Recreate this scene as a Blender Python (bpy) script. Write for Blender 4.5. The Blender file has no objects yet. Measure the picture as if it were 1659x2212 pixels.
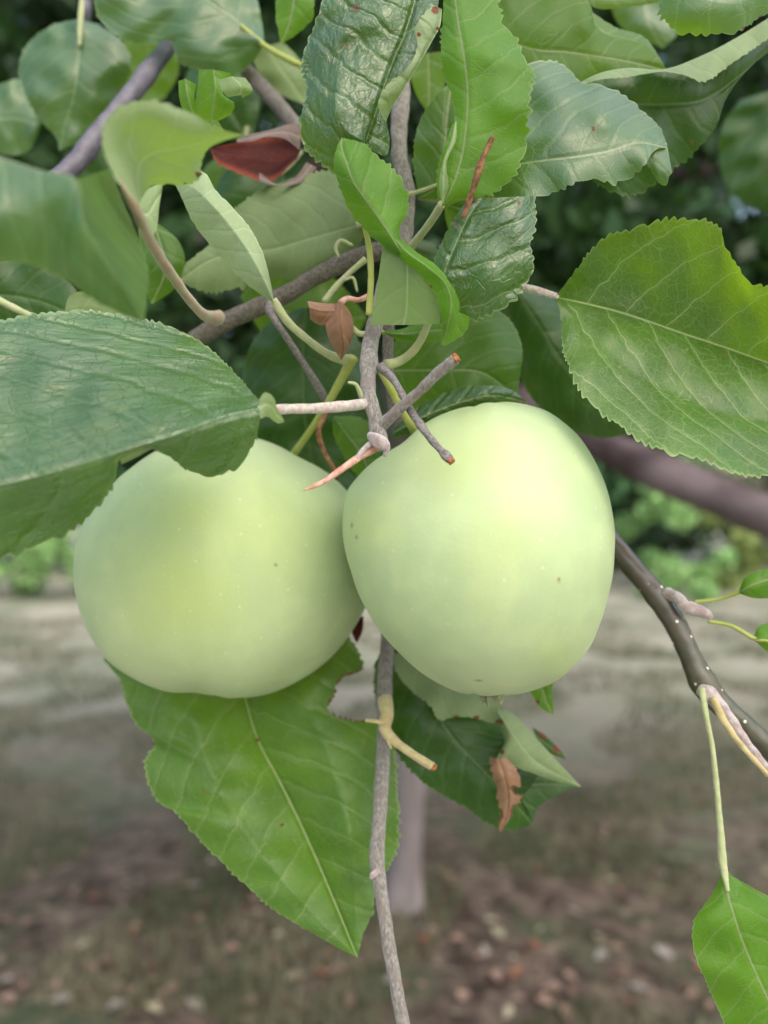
import bpy, math, random
import numpy as np
from mathutils import Vector, noise
R = math.radians
random.seed(7); RNG = np.random.default_rng(7)
scene = bpy.context.scene
C = scene.collection

# ------------------------------------------------------------ camera, sky, sun, exposure
CAM_H = 1.5
FPX = 1664.0                                  # focal length in units of a 1659 x 2212 picture
cam_d = bpy.data.cameras.new('camera')
cam = bpy.data.objects.new('camera', cam_d); C.objects.link(cam)
cam.location = (0, 0, CAM_H); cam.rotation_euler = (R(90), 0, 0)
cam_d.sensor_fit = 'HORIZONTAL'; cam_d.sensor_width = 36; cam_d.lens = 36 * FPX / 1659
cam_d.clip_start = 0.01; cam_d.clip_end = 500
cam_d.dof.use_dof = True; cam_d.dof.focus_distance = 0.193; cam_d.dof.aperture_fstop = 10.5
scene.camera = cam
SUN_EL, SUN_AZ = 50, 150                      # azimuth clockwise from +Y (the way the camera looks)
w = bpy.data.worlds.new('World'); scene.world = w; w.use_nodes = True
nt = w.node_tree; nt.nodes.clear()
sky = nt.nodes.new('ShaderNodeTexSky'); sky.sky_type = 'NISHITA'; sky.sun_disc = False
sky.sun_elevation = R(SUN_EL); sky.sun_rotation = R(SUN_AZ); sky.dust_density = 4.0; sky.air_density = 1.6; sky.ozone_density = 1.0
bg = nt.nodes.new('ShaderNodeBackground'); bg.inputs[1].default_value = 0.15
wo = nt.nodes.new('ShaderNodeOutputWorld')
nt.links.new(sky.outputs[0], bg.inputs[0]); nt.links.new(bg.outputs[0], wo.inputs[0])
sd = bpy.data.lights.new('sun', 'SUN'); sd.energy = 1.4; sd.angle = R(120); sd.color = (1.0, 0.985, 0.96)
so = bpy.data.objects.new('sun', sd); C.objects.link(so)
_a, _e = R(SUN_AZ), R(SUN_EL)
sv = Vector((math.sin(_a) * math.cos(_e), math.cos(_a) * math.cos(_e), math.sin(_e)))
so.rotation_euler = sv.to_track_quat('Z', 'Y').to_euler(); so.location = sv * 30
scene.view_settings.view_transform = 'Standard'; scene.view_settings.look = 'None'
scene.view_settings.exposure = 0.80; scene.view_settings.gamma = 1
scene.render.engine = 'CYCLES'

# ------------------------------------------------------------ helpers
def P(u, v, d):
    """picture direction (u,v) at depth d (cm) -> world metres (camera looks along +Y)"""
    d = d * 0.01
    return ((u - 829.5) / FPX * d, d, CAM_H - (v - 1106) / FPX * d)

def tag(o, label=None, cat=None, group=None, kind=None):
    if label: o['label'] = label
    if cat: o['category'] = cat
    if group: o['group'] = group
    if kind: o['kind'] = kind
    return o

def empty(name, loc):
    o = bpy.data.objects.new(name, None); C.objects.link(o)
    o.location = loc; o.empty_display_size = 0.01
    return o

def obj(name, me, mat, parent=None):
    o = bpy.data.objects.new(name, me); C.objects.link(o)
    if mat is not None: me.materials.append(mat)
    if parent is not None:
        o.parent = parent
        if parent.parent is None:
            off = parent.location
        else:
            off = parent.parent.location
            o.location = (0, 0, 0)
        if parent.parent is None: o.location = (-off[0], -off[1], -off[2])
    return o

def mesh_from(name, V, F, smooth=True):
    me = bpy.data.meshes.new(name)
    V = np.asarray(V, dtype=np.float32)
    me.vertices.add(len(V)); me.vertices.foreach_set('co', V.ravel())
    F = [tuple(f) for f in F] if not isinstance(F, np.ndarray) else F
    tot = np.array([len(f) for f in F], dtype=np.int32)
    flat = F.ravel().astype(np.int32) if isinstance(F, np.ndarray) else np.array([i for f in F for i in f], dtype=np.int32)
    me.loops.add(len(flat)); me.loops.foreach_set('vertex_index', flat)
    me.polygons.add(len(tot)); me.polygons.foreach_set('loop_start', np.concatenate([[0], np.cumsum(tot)[:-1]]).astype(np.int32))
    if smooth: me.polygons.foreach_set('use_smooth', np.ones(len(tot), dtype=bool))
    me.update(calc_edges=True); me.validate()
    return me

def cr(pts, n):
    """Catmull-Rom through pts, resampled to n points of equal arc length"""
    pts = np.asarray(pts, float)
    if len(pts) == 2:
        return pts[0] + (pts[1] - pts[0]) * np.linspace(0, 1, n)[:, None]
    dd = np.maximum(np.linalg.norm(np.diff(pts[:, :2], axis=0), axis=1), 1e-3) ** 0.5
    k = np.concatenate([[0], np.cumsum(dd)])
    pe = np.vstack([2 * pts[0] - pts[1], pts, 2 * pts[-1] - pts[-2]])
    ke = np.concatenate([[k[0] - dd[0]], k, [k[-1] + dd[-1]]])
    out = []
    for i in range(1, len(pe) - 2):
        t0, t1, t2, t3 = ke[i - 1:i + 3]
        t = np.linspace(t1, t2, 14, endpoint=False)[:, None]
        A1 = (t1 - t) / (t1 - t0) * pe[i - 1] + (t - t0) / (t1 - t0) * pe[i]
        A2 = (t2 - t) / (t2 - t1) * pe[i] + (t - t1) / (t2 - t1) * pe[i + 1]
        A3 = (t3 - t) / (t3 - t2) * pe[i + 1] + (t - t2) / (t3 - t2) * pe[i + 2]
        B1 = (t2 - t) / (t2 - t0) * A1 + (t - t0) / (t2 - t0) * A2
        B2 = (t3 - t) / (t3 - t1) * A2 + (t - t1) / (t3 - t1) * A3
        out.append((t2 - t) / (t2 - t1) * B1 + (t - t1) / (t2 - t1) * B2)
    out.append(pts[-1:]); out = np.vstack(out)
    s = np.concatenate([[0], np.cumsum(np.linalg.norm(np.diff(out[:, :2], axis=0), axis=1))])
    q = np.linspace(0, s[-1], n)
    return np.stack([np.interp(q, s, out[:, j]) for j in range(out.shape[1])], axis=1)

def inpoly(x, y, poly):
    c = np.zeros(x.shape, bool); n = len(poly)
    for i in range(n):
        x1, y1 = poly[i]; x2, y2 = poly[(i + 1) % n]
        if y1 == y2: continue
        m = ((y1 > y) != (y2 > y)) & (x < (x2 - x1) * (y - y1) / (y2 - y1) + x1)
        c ^= m
    return c

def unproj(A):
    d = A[..., 2] * 0.01
    return np.stack([(A[..., 0] - 829.5) / FPX * d, d, CAM_H - (A[..., 1] - 1106) / FPX * d], axis=-1)

# ------------------------------------------------------------ material helpers
class NT:
    def __init__(s, name):
        s.m = bpy.data.materials.new(name); s.m.use_nodes = True
        s.t = s.m.node_tree; s.t.nodes.clear()
    def n(s, typ, **k):
        nd = s.t.nodes.new(typ)
        for a, b in k.items(): setattr(nd, a, b)
        return nd
    def l(s, a, b): s.t.links.new(a, b)
    def val(s, sock, v):
        if isinstance(v, bpy.types.NodeSocket): s.l(v, sock)
        else:
            if isinstance(v, (tuple, list)) and len(v) == 3 and sock.type == 'RGBA': v = (*v, 1)
            sock.default_value = v
    def math(s, op, a, b=0.0, c=0.0, clamp=False):
        nd = s.n('ShaderNodeMath', operation=op, use_clamp=clamp)
        s.val(nd.inputs[0], a); s.val(nd.inputs[1], b); s.val(nd.inputs[2], c)
        return nd.outputs[0]
    def mix(s, f, a, b, blend='MIX'):
        nd = s.n('ShaderNodeMix', data_type='RGBA', blend_type=blend, clamp_factor=True)
        s.val(nd.inputs[0], f); s.val(nd.inputs[6], a); s.val(nd.inputs[7], b)
        return nd.outputs[2]
    def ramp(s, f, lo, hi):
        nd = s.n('ShaderNodeMapRange', interpolation_type='SMOOTHSTEP')
        s.val(nd.inputs[0], f); nd.inputs[1].default_value = lo; nd.inputs[2].default_value = hi
        nd.inputs[3].default_value = 0; nd.inputs[4].default_value = 1
        return nd.outputs[0]
    def noise(s, vec, scale, detail=3, rough=0.5, out=0):
        nd = s.n('ShaderNodeTexNoise'); nd.inputs['Scale'].default_value = scale
        nd.inputs['Detail'].default_value = detail; nd.inputs['Roughness'].default_value = rough
        if vec is not None: s.l(vec, nd.inputs['Vector'])
        return nd.outputs[out]
    def voro(s, vec, scale, feature='F1', rnd=1.0):
        nd = s.n('ShaderNodeTexVoronoi', feature=feature); nd.inputs['Scale'].default_value = scale
        nd.inputs['Randomness'].default_value = rnd
        if vec is not None: s.l(vec, nd.inputs['Vector'])
        return nd
    def bump(s, h, strength, dist):
        nd = s.n('ShaderNodeBump'); nd.inputs['Strength'].default_value = strength
        nd.inputs['Distance'].default_value = dist; s.l(h, nd.inputs['Height'])
        return nd.outputs[0]
    def out(s, sh):
        o = s.n('ShaderNodeOutputMaterial'); s.l(sh, o.inputs[0]); return s.m

def leaf_mat(name, top=(0.075, 0.17, 0.03), top2=(0.14, 0.25, 0.03), under=(0.26, 0.35, 0.17), vein=(0.30, 0.38, 0.17),
             trans=(0.36, 0.60, 0.02), tw=0.42, rough=0.42, spec=0.38, bump=1.0, veinw=1.0, spacing=0.75, edge=(0.32, 0.42, 0.18),
             patch=(0.02, 0.06, 0.012), rug=0.0, sp=0.25, coat=0.08, sheen=0.05, ew=0.975, brown=(0.16, 0.055, 0.025)):
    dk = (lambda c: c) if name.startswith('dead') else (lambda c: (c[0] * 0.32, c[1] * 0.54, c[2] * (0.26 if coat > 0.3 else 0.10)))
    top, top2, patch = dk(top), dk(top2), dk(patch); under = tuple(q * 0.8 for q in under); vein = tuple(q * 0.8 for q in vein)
    t = NT(name)
    at = t.n('ShaderNodeAttribute', attribute_name='leafco'); co = at.outputs['Vector']
    sx = t.n('ShaderNodeSeparateXYZ'); t.l(co, sx.inputs[0])
    x, y, hw = sx.outputs
    uv = t.n('ShaderNodeAttribute', attribute_name='leafst'); su = t.n('ShaderNodeSeparateXYZ'); t.l(uv.outputs['Vector'], su.inputs[0])
    s_, t_, dmg = su.outputs
    oi = t.n('ShaderNodeObjectInfo')
    off = t.n('ShaderNodeVectorMath', operation='MULTIPLY_ADD'); t.l(oi.outputs['Random'], off.inputs[0])
    off.inputs[1].default_value = (37, 53, 71); t.l(co, off.inputs[2])
    cv = off.outputs[0]
    ax = t.math('ABSOLUTE', x)
    wob = t.math('MULTIPLY', t.math('SUBTRACT', t.noise(cv, 0.9, 3), 0.5), 0.55)
    sg = t.math('MULTIPLY', t.math('SIGN', x), 0.25)
    ph = t.math('SUBTRACT', y, t.math('ADD', t.math('MULTIPLY', ax, 0.55), t.math('MULTIPLY', t.math('POWER', ax, 2.0), 0.13)))
    ph = t.math('ADD', t.math('ADD', ph, wob), t.math('MULTIPLY', sg, spacing))
    ph = t.math('DIVIDE', ph, spacing)
    fr = t.math('ABSOLUTE', t.math('SUBTRACT', t.math('FRACT', ph), 0.5))        # 0 on the vein
    lat = t.math('SUBTRACT', 1.0, t.ramp(fr, 0.004, 0.026 * 0.75 / spacing), clamp=True)
    latwide = t.math('SUBTRACT', 1.0, t.ramp(fr, 0.0, 0.20), clamp=True)
    mid = t.math('SUBTRACT', 1.0, t.ramp(ax, 0.012, 0.042), clamp=True)
    midwide = t.math('SUBTRACT', 1.0, t.ramp(ax, 0.0, 0.16), clamp=True)
    # fine net of veins
    wv = t.n('ShaderNodeVectorMath', operation='MULTIPLY_ADD'); t.l(t.noise(cv, 2.2, 2, out=1), wv.inputs[0]); wv.inputs[1].default_value = (.35, .35, 0); t.l(cv, wv.inputs[2])
    v1 = t.voro(wv.outputs[0], 2.7, 'DISTANCE_TO_EDGE').outputs['Distance']
    net = t.math('SUBTRACT', 1.0, t.ramp(v1, 0.004, 0.035), clamp=True)
    v2 = t.voro(wv.outputs[0], 8.5, 'DISTANCE_TO_EDGE').outputs['Distance']
    net2 = t.math('SUBTRACT', 1.0, t.ramp(v2, 0.0, 0.16), clamp=True)
    vm = t.math('MAXIMUM', t.math('MAXIMUM', t.math('MULTIPLY', lat, 0.62), mid), t.math('MULTIPLY', net, 0.24))
    vm = t.math('MAXIMUM', vm, t.math('MULTIPLY', net2, 0.10))
    vm = t.math('MULTIPLY', vm, veinw, clamp=True)
    # blade colour
    n1 = t.ramp(t.noise(cv, 0.6, 3), 0.28, 0.76); n2 = t.ramp(t.noise(cv, 2.4, 4), 0.42, 0.75)
    c = t.mix(n1, top, top2)
    c = t.mix(t.math('MULTIPLY', n2, 0.22), c, patch)
    lw = t.n('ShaderNodeObjectInfo')
    c = t.mix(t.math('MULTIPLY', latwide, 0.06), c, vein)
    c = t.mix(vm, c, vein)
    u = t.mix(t.math('MULTIPLY', n2, 0.3), under, tuple(q * 0.72 for q in under))
    u = t.mix(t.math('MULTIPLY', vm, 1.0), u, tuple(min(1, q * 1.6) for q in under))
    geo = t.n('ShaderNodeNewGeometry'); back = geo.outputs['Backfacing']
    # margin
    eg = t.ramp(t.math('ABSOLUTE', s_), ew, 1.0)
    c = t.mix(t.math('MULTIPLY', eg, 0.55), c, edge)
    # pale specks and brown spots
    ws = t.voro(cv, 3.2); dots = t.math('SUBTRACT', 1.0, t.ramp(ws.outputs['Distance'], 0.03, 0.085), clamp=True)
    c = t.mix(t.math('MULTIPLY', dots, sp), c, (0.45, 0.5, 0.38))
    bs = t.voro(cv, 0.75); bd = t.math('SUBTRACT', 1.0, t.ramp(bs.outputs['Distance'], 0.015, 0.07), clamp=True)
    c = t.mix(t.math('MULTIPLY', bd, 0.8), c, brown)
    dn = t.math('ADD', dmg, t.math('MULTIPLY', t.math('SUBTRACT', t.noise(cv, 7.0, 4, 0.65), 0.5), 1.3))
    dm = t.math('MULTIPLY', t.ramp(dn, 0.35, 0.75), t.math('GREATER_THAN', dmg, 0.02))
    col = t.mix(back, c, u)
    col = t.mix(dm, col, brown)
    # relief
    h = t.math('ADD', t.math('MULTIPLY', latwide, -0.22 - 0.12 * rug), t.math('MULTIPLY', midwide, -0.5))
    h = t.math('ADD', h, t.math('MULTIPLY', net, -0.07)); h = t.math('ADD', h, t.math('MULTIPLY', net2, -0.02))
    h = t.math('ADD', h, t.math('MULTIPLY', t.noise(cv, 0.8, 1), 0.12))
    cb = t.n('ShaderNodeCombineXYZ'); t.l(t.math('MULTIPLY', ph, 1.6), cb.inputs[0]); t.l(t.math('MULTIPLY', x, 2.6), cb.inputs[1]); t.l(t.math('MULTIPLY', oi.outputs['Random'], 40.0), cb.inputs[2])
    pk = cb.outputs[0]
    if rug: h = t.math('ADD', h, t.math('MULTIPLY', t.noise(pk, 1.0, 2.5), rug))
    h = t.math('MULTIPLY', h, t.math('SUBTRACT', 1.0, t.math('MULTIPLY', back, 1.7)))
    nrm = t.bump(h, 0.55 * bump, 0.0011)
    p = t.n('ShaderNodeBsdfPrincipled'); t.l(col, p.inputs['Base Color']); t.l(nrm, p.inputs['Normal'])
    rr = t.math('ADD', t.math('ADD', rough, t.math('MULTIPLY', back, 0.3)), t.math('MULTIPLY', t.math('SUBTRACT', t.noise(cv, 1.6, 4), 0.5), 0.07), clamp=True)
    t.l(t.math('MAXIMUM', rr, dm), p.inputs['Roughness']); p.inputs['Specular IOR Level'].default_value = spec
    p.inputs['Sheen Weight'].default_value = sheen; p.inputs['Sheen Roughness'].default_value = 0.45; p.inputs['Sheen Tint'].default_value = (0.85, 1.0, 0.95, 1)
    t.l(t.math('MULTIPLY', t.math('SUBTRACT', 1.0, back), coat), p.inputs['Coat Weight']); p.inputs['Coat Roughness'].default_value = rough * 0.9; t.l(nrm, p.inputs['Coat Normal'])
    tr = t.n('ShaderNodeBsdfTranslucent')
    tc = t.mix(t.math('MULTIPLY', vm, 0.45), trans, tuple(q * 0.8 for q in vein))
    tc = t.mix(t.math('MULTIPLY', t.math('SUBTRACT', 1.0, n1), 0.3), tc, tuple(q * 0.5 for q in trans))
    tc = t.mix(dm, tc, brown)
    t.l(tc, tr.inputs[0]); t.l(nrm, tr.inputs['Normal'])
    mx = t.n('ShaderNodeMixShader'); mx.inputs[0].default_value = tw
    t.l(p.outputs[0], mx.inputs[1]); t.l(tr.outputs[0], mx.inputs[2])
    return t.out(mx.outputs[0])

def simple_mat(name, c1, c2, scale=300, rough=0.7, c3=None, dots=None, stretch=1.0, bump=0.4, bd=0.0004, spec=0.3, sheen=0.0, detail=4, coords='Object', tr=None):
    t = NT(name)
    tc = t.n('ShaderNodeTexCoord'); vec = tc.outputs[coords]
    if stretch != 1.0:
        mp = t.n('ShaderNodeMapping'); mp.inputs['Scale'].default_value = (1, 1, 1 / stretch); t.l(vec, mp.inputs[0]); vec = mp.outputs[0]
    n1 = t.ramp(t.noise(vec, scale, detail, 0.6), 0.35, 0.65)
    col = t.mix(n1, c1, c2)
    if c3: col = t.mix(t.ramp(t.noise(vec, scale * 0.23, 3), 0.5, 0.68), col, c3)
    if dots:
        v = t.voro(tc.outputs[coords], dots[1]); dd = t.math('SUBTRACT', 1.0, t.ramp(v.outputs['Distance'], dots[2] * 0.6, dots[2]), clamp=True)
        col = t.mix(dd, col, dots[0])
    p = t.n('ShaderNodeBsdfPrincipled'); t.l(col, p.inputs['Base Color']); p.inputs['Roughness'].default_value = rough
    p.inputs['Specular IOR Level'].default_value = spec
    p.inputs['Sheen Weight'].default_value = sheen
    t.l(t.bump(t.noise(vec, scale * 1.3, 4, 0.65), bump, bd), p.inputs['Normal'])
    if tr:
        b = t.n('ShaderNodeBsdfTranslucent'); t.l(col, b.inputs[0])
        mx = t.n('ShaderNodeMixShader'); mx.inputs[0].default_value = tr; t.l(p.outputs[0], mx.inputs[1]); t.l(b.outputs[0], mx.inputs[2])
        return t.out(mx.outputs[0])
    return t.out(p.outputs[0])

# ------------------------------------------------------------ leaf builder
def blade_mesh(name, patches, seed, d0, wave=0.14):
    VV, FF, CO, ST = [], [], [], []; base = 0
    rs = np.random.default_rng(seed)
    for pa in patches:
        rails = [[(p[0], p[1], p[2] if len(p) > 2 else pa.get('d', d0)) for p in r] for r in pa['rails']]
        teeth = pa.get('teeth', 'LR'); mid = pa.get('mid', (len(rails) - 1) / 2)
        bow = pa.get('bow', 0.12); ta = pa.get('ta', 0.085); wv = pa.get('wave', wave); tsp = pa.get('tsp', 0.22) * 1.12
        # length in cm of the longest rail
        Lcm = max(np.sum(np.linalg.norm(np.diff(np.array(r)[:, :2], axis=0), axis=1)) * np.mean(np.array(r)[:, 2]) / FPX for r in rails)
        NV = int(min(420, max(40, Lcm / tsp * 7))); NSEG = pa.get('nu', 16)
        rr = np.stack([cr(r, NV) for r in rails])                   # rails x NV x 3
        NU = NSEG * (len(rails) - 1) + 1
        G = np.zeros((NU, NV, 3)); S = np.zeros(NU)
        for k in range(len(rails) - 1):
            for j in range(NSEG + (1 if k == len(rails) - 2 else 0)):
                f = j / NSEG; i = k * NSEG + j
                G[i] = rr[k] * (1 - f) + rr[k + 1] * f
                wid = np.linalg.norm(rr[k + 1][:, :2] - rr[k][:, :2], axis=1) * d0 / FPX
                G[i, :, 2] -= bow * np.sin(math.pi * f) * np.minimum(1.0, wid / 1.5)
                S[i] = k + f
        # real distances across and along, measured at depth
        W3 = unproj(G) * 100
        dx = np.linalg.norm(np.diff(W3, axis=0), axis=2); X = np.vstack([np.zeros((1, NV)), np.cumsum(dx, axis=0)])
        mi = mid * NSEG; i0 = int(min(max(mi, 0), NU - 1))
        X = X - X[i0][None, :] + (0 if 0 <= mi <= NU - 1 else (0.6 if mi < 0 else -0.6))
        ymid = np.concatenate([[0], np.cumsum(np.linalg.norm(np.diff(W3[i0], axis=0), axis=1))])
        Y = np.repeat(ymid[None, :], NU, axis=0) + pa.get('y0', 0.0)
        # undulation in depth
        ph = rs.uniform(0, 6.28, 6)
        und = (np.sin(Y * 1.9 + X * 0.9 + ph[0]) + 0.45 * np.sin(Y * 3.1 - X * 2.3 + ph[1]) + 0.2 * np.sin(X * 4.1 + Y * 1.1 + ph[2]) + 0.5 * np.sin(Y * 5.6 + ph[3]) * np.minimum(np.abs(X) / 1.2, 1))
        wd = np.minimum(1.0, np.abs(X) / 0.7)
        G[:, :, 2] += wv * und * (0.35 + 0.65 * wd)
        W3 = unproj(G)
        # toothed margins
        for side, a, b in (('L', 0, 1), ('R', NU - 1, NU - 2)):
            if side not in teeth: continue
            far = W3[a] ; inn = W3[4 if side == 'L' else NU - 5]
            dirn = far - inn; ln = np.linalg.norm(dirn, axis=1, keepdims=True)
            dirn = dirn / np.maximum(ln, 1e-5)
            arc = np.concatenate([[0], np.cumsum(np.linalg.norm(np.diff(far, axis=0), axis=1))]) * 100
            kk = arc / tsp * 1.0 + 0.5 * np.sin(arc * 2.1 + ph[4]) + 0.3 * np.sin(arc * 5.3 + ph[5]); kk = kk + 1.0; ki = np.maximum(np.floor(kk).astype(int), 0); fr = kk - ki
            hsh = rs.uniform(0.35, 1.5, ki.max() + 3)[ki]
            prof = (fr ** 0.9) * (1 - fr ** 7) * 1.35 * hsh
            tap = np.clip(np.minimum(arc, (arc[-1] - arc) * 1.5) / 0.5, 0, 1) * np.clip(ln[:, 0] * 100 / 0.25, 0, 1)
            amp = ta * 0.0135 * prof * tap
            for q in range(0, 4):
                i = q if side == 'L' else NU - 1 - q
                W3[i] += dirn * (amp * (1 - q / 4.0))[:, None]
        st = np.zeros((NU, NV, 3))
        if mid < 0 or mid > len(rails) - 1: sn = np.linspace(0.2, 1, NU) if 'R' in teeth else np.linspace(-1, -0.2, NU)
        else: sn = np.where(S <= mid, -(mid - S) / max(mid, 1e-6), (S - mid) / max(len(rails) - 1 - mid, 1e-6))
        if 'L' not in teeth: sn = np.maximum(sn, -0.9)
        if 'R' not in teeth: sn = np.minimum(sn, 0.9)
        st[:, :, 0] = sn[:, None]; st[:, :, 1] = np.linspace(0, 1, NV)[None, :]
        gu, gv = G[:, :, 0], G[:, :, 1]
        dm = np.zeros((NU, NV))
        for (cu, cv_, rad) in pa.get('spots', []):
            dm = np.maximum(dm, np.clip(1.3 - np.hypot(gu - cu, gv - cv_) / rad, 0, 1))
        kill = np.zeros((NU, NV), bool)
        for poly in pa.get('holes', []):
            kill |= inpoly(gu, gv, poly)
            pl = np.array(poly, float); pl2 = np.roll(pl, -1, axis=0)
            dist = np.full((NU, NV), 1e9)
            for (x1, y1), (x2, y2) in zip(pl, pl2):
                L2 = (x2 - x1) ** 2 + (y2 - y1) ** 2 + 1e-9
                tt = np.clip(((gu - x1) * (x2 - x1) + (gv - y1) * (y2 - y1)) / L2, 0, 1)
                dist = np.minimum(dist, np.hypot(gu - x1 - tt * (x2 - x1), gv - y1 - tt * (y2 - y1)))
            dm = np.maximum(dm, np.clip(1 - dist / 9.0, 0, 1))
        st[:, :, 2] = dm
        idx = np.arange(NU * NV).reshape(NU, NV)
        f = np.stack([idx[:-1, :-1], idx[1:, :-1], idx[1:, 1:], idx[:-1, 1:]], axis=-1)
        kf = kill[:-1, :-1].astype(int) + kill[1:, :-1] + kill[1:, 1:] + kill[:-1, 1:]
        f = f[kf < 2].reshape(-1, 4)
        V = W3.reshape(-1, 3)
        nn = np.cross(V[f[:, 1]] - V[f[:, 0]], V[f[:, 2]] - V[f[:, 0]])
        cen = V[f[:, 0]] - np.array([0, 0, CAM_H])
        facing = -np.sum(nn * cen)
        want = 1 if pa.get('side', 'top') == 'top' else -1
        if facing * want < 0: f = f[:, ::-1]
        VV.append(V); FF.append(f + base); base += len(V)
        HW = np.maximum(np.abs(X[0]), np.abs(X[-1]))[None, :].repeat(NU, 0)
        CO.append(np.stack([X, Y, HW], axis=-1).reshape(-1, 3)); ST.append(st.reshape(-1, 3))
    me = mesh_from(name, np.vstack(VV), np.vstack(FF))
    CO = np.vstack(CO); ST = np.vstack(ST)
    if len(me.vertices) == len(CO):
        a = me.attributes.new('leafco', 'FLOAT_VECTOR', 'POINT'); a.data.foreach_set('vector', CO.astype(np.float32).ravel())
        a = me.attributes.new('leafst', 'FLOAT_VECTOR', 'POINT'); a.data.foreach_set('vector', ST.astype(np.float32).ravel())
    return me

def tube_mesh(name, pts, taper_end=False, seg=14, n=None, rough=0.06, tip=0.0, cap=True, seed=0, knots=(), fuzz=0):
    """pts: (u, v, depth cm, width px). A round rod, widths given in picture units at its depth."""
    A = np.array(pts, float)
    L = np.sum(np.linalg.norm(np.diff(A[:, :2], axis=0), axis=1))
    n = n or int(max(12, min(160, L / 5)))
    B = cr(A, n); W = unproj(B[:, :3]); r = B[:, 3] / 2 / FPX * B[:, 2] * 0.01
    for (kt, ka, kw) in knots:
        r = r * (1 + ka * np.exp(-((np.linspace(0, 1, n) - kt) / kw) ** 2))
    if tip: r = r * np.clip((1 - np.linspace(0, 1, n)) / tip, 0.05, 1) ** 0.6
    T = np.gradient(W, axis=0); T /= np.linalg.norm(T, axis=1, keepdims=True) + 1e-12
    ref = np.array([0.13, 1.0, 0.21]); V = []
    rs = np.random.default_rng(seed + 11); ph = rs.uniform(0, 6.28, 4)
    for i in range(n):
        a = np.cross(T[i], ref); a /= np.linalg.norm(a) + 1e-12; b = np.cross(T[i], a)
        for k in range(seg):
            th = 2 * math.pi * k / seg
            rr = r[i] * (1 + rough * (math.sin(3 * th + i * 0.35 + ph[0]) * 0.5 + math.sin(i * 0.8 + 2 * th + ph[1]) * 0.5 + 0.6 * math.sin(i * 0.21 + ph[2])))
            V.append(W[i] + rr * (math.cos(th) * a + math.sin(th) * b))
    F = []
    for i in range(n - 1):
        for k in range(seg):
            k2 = (k + 1) % seg
            F.append((i * seg + k, i * seg + k2, (i + 1) * seg + k2, (i + 1) * seg + k))
    if cap:
        V.append(W[0] - T[0] * r[0] * 0.15); V.append(W[-1] + T[-1] * r[-1] * 0.3); c0, c1 = len(V) - 2, len(V) - 1
        for k in range(seg):
            k2 = (k + 1) % seg
            F.append((c0, k2, k)); F.append((c1, (n - 1) * seg + k, (n - 1) * seg + k2))
    if fuzz:
        Vb = np.array(V[:n * seg]).reshape(n, seg, 3)
        Lm = np.sum(np.linalg.norm(np.diff(W, axis=0), axis=1)) * 100
        for _ in range(int(Lm * fuzz)):
            i = rs.integers(0, n - 1); k = rs.integers(0, seg); p = Vb[i, k] * 0.5 + Vb[i + 1, (k + 1) % seg] * 0.5
            nn = p - (W[i] + W[i + 1]) / 2; nn /= np.linalg.norm(nn) + 1e-12
            dd = nn + rs.normal(size=3) * 0.45; dd /= np.linalg.norm(dd); hl = rs.uniform(.00018, .00055)
            sd_ = np.cross(dd, rs.normal(size=3)); sd_ /= np.linalg.norm(sd_) + 1e-12
            b = len(V); V += [p - sd_ * .000022, p + sd_ * .000022, p + dd * hl]; F.append((b, b + 1, b + 2))
    return mesh_from(name, V, F)

SEED = [100]
def leaf(label, mat, patches, petiole=None, pmat=None, d=19.0, name='apple_leaf', cat='leaf', group=None, wave=0.14):
    SEED[0] += 1
    p0 = patches[0]['rails'][0][0]
    root = empty(name, P(p0[0], p0[1], p0[2] if len(p0) > 2 else patches[0].get('d', d)))
    tag(root, label, cat, group)
    obj('blade', blade_mesh('blade', patches, SEED[0], d, wave), mat, root)
    if petiole:
        pet = obj('petiole', tube_mesh('petiole', petiole, rough=0.07, seed=SEED[0], fuzz=160), pmat or M['petiole'], root)
    return root

# ------------------------------------------------------------ materials
M = {}
M['leaf'] = leaf_mat('leaf_mid_green')
M['leaf_bright'] = leaf_mat('leaf_bright_green', top=(0.18, 0.34, 0.06), top2=(0.30, 0.46, 0.06), rough=0.5, spec=0.35, tw=0.42, patch=(0.06, 0.14, 0.02))
M['leaf_gloss'] = leaf_mat('leaf_glossy_rumpled', top=(0.05, 0.125, 0.03), top2=(0.09, 0.18, 0.035), rough=0.28, spec=0.6, coat=0.5, bump=2.0, rug=0.9, tw=0.25, veinw=0.9, sp=0.5)
M['leaf_front'] = leaf_mat('leaf_front_glossy', top=(0.09, 0.18, 0.05), top2=(0.13, 0.23, 0.05), rough=0.34, spec=0.9, coat=0.8, bump=2.1, rug=0.8, tw=0.3, vein=(0.16, 0.28, 0.12), veinw=0.8, spacing=1.3)
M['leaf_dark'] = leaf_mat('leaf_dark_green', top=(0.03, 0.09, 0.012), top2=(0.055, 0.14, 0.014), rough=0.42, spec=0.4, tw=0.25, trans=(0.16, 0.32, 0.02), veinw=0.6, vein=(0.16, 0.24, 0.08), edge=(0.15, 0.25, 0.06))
M['leaf_sheen'] = leaf_mat('leaf_satin', top=(0.08, 0.17, 0.085), top2=(0.12, 0.23, 0.08), rough=0.38, spec=0.7, coat=0.5, tw=0.32, veinw=0.8, bump=0.8)
M['leaf_big'] = leaf_mat('leaf_big_veined', top=(0.065, 0.15, 0.03), top2=(0.12, 0.24, 0.03), rough=0.40, spec=0.45, coat=0.15, tw=0.32, vein=(0.40, 0.50, 0.22), veinw=1.3, spacing=1.15, bump=0.8)
M['leaf_hanging'] = leaf_mat('leaf_hanging_light_green', top=(0.14, 0.25, 0.16), top2=(0.26, 0.38, 0.14), rough=0.42, spec=0.45, coat=0.15, tw=0.40, vein=(0.38, 0.48, 0.22), veinw=0.95, spacing=1.25, bump=1.3, rug=0.25, sp=0.6)
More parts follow.
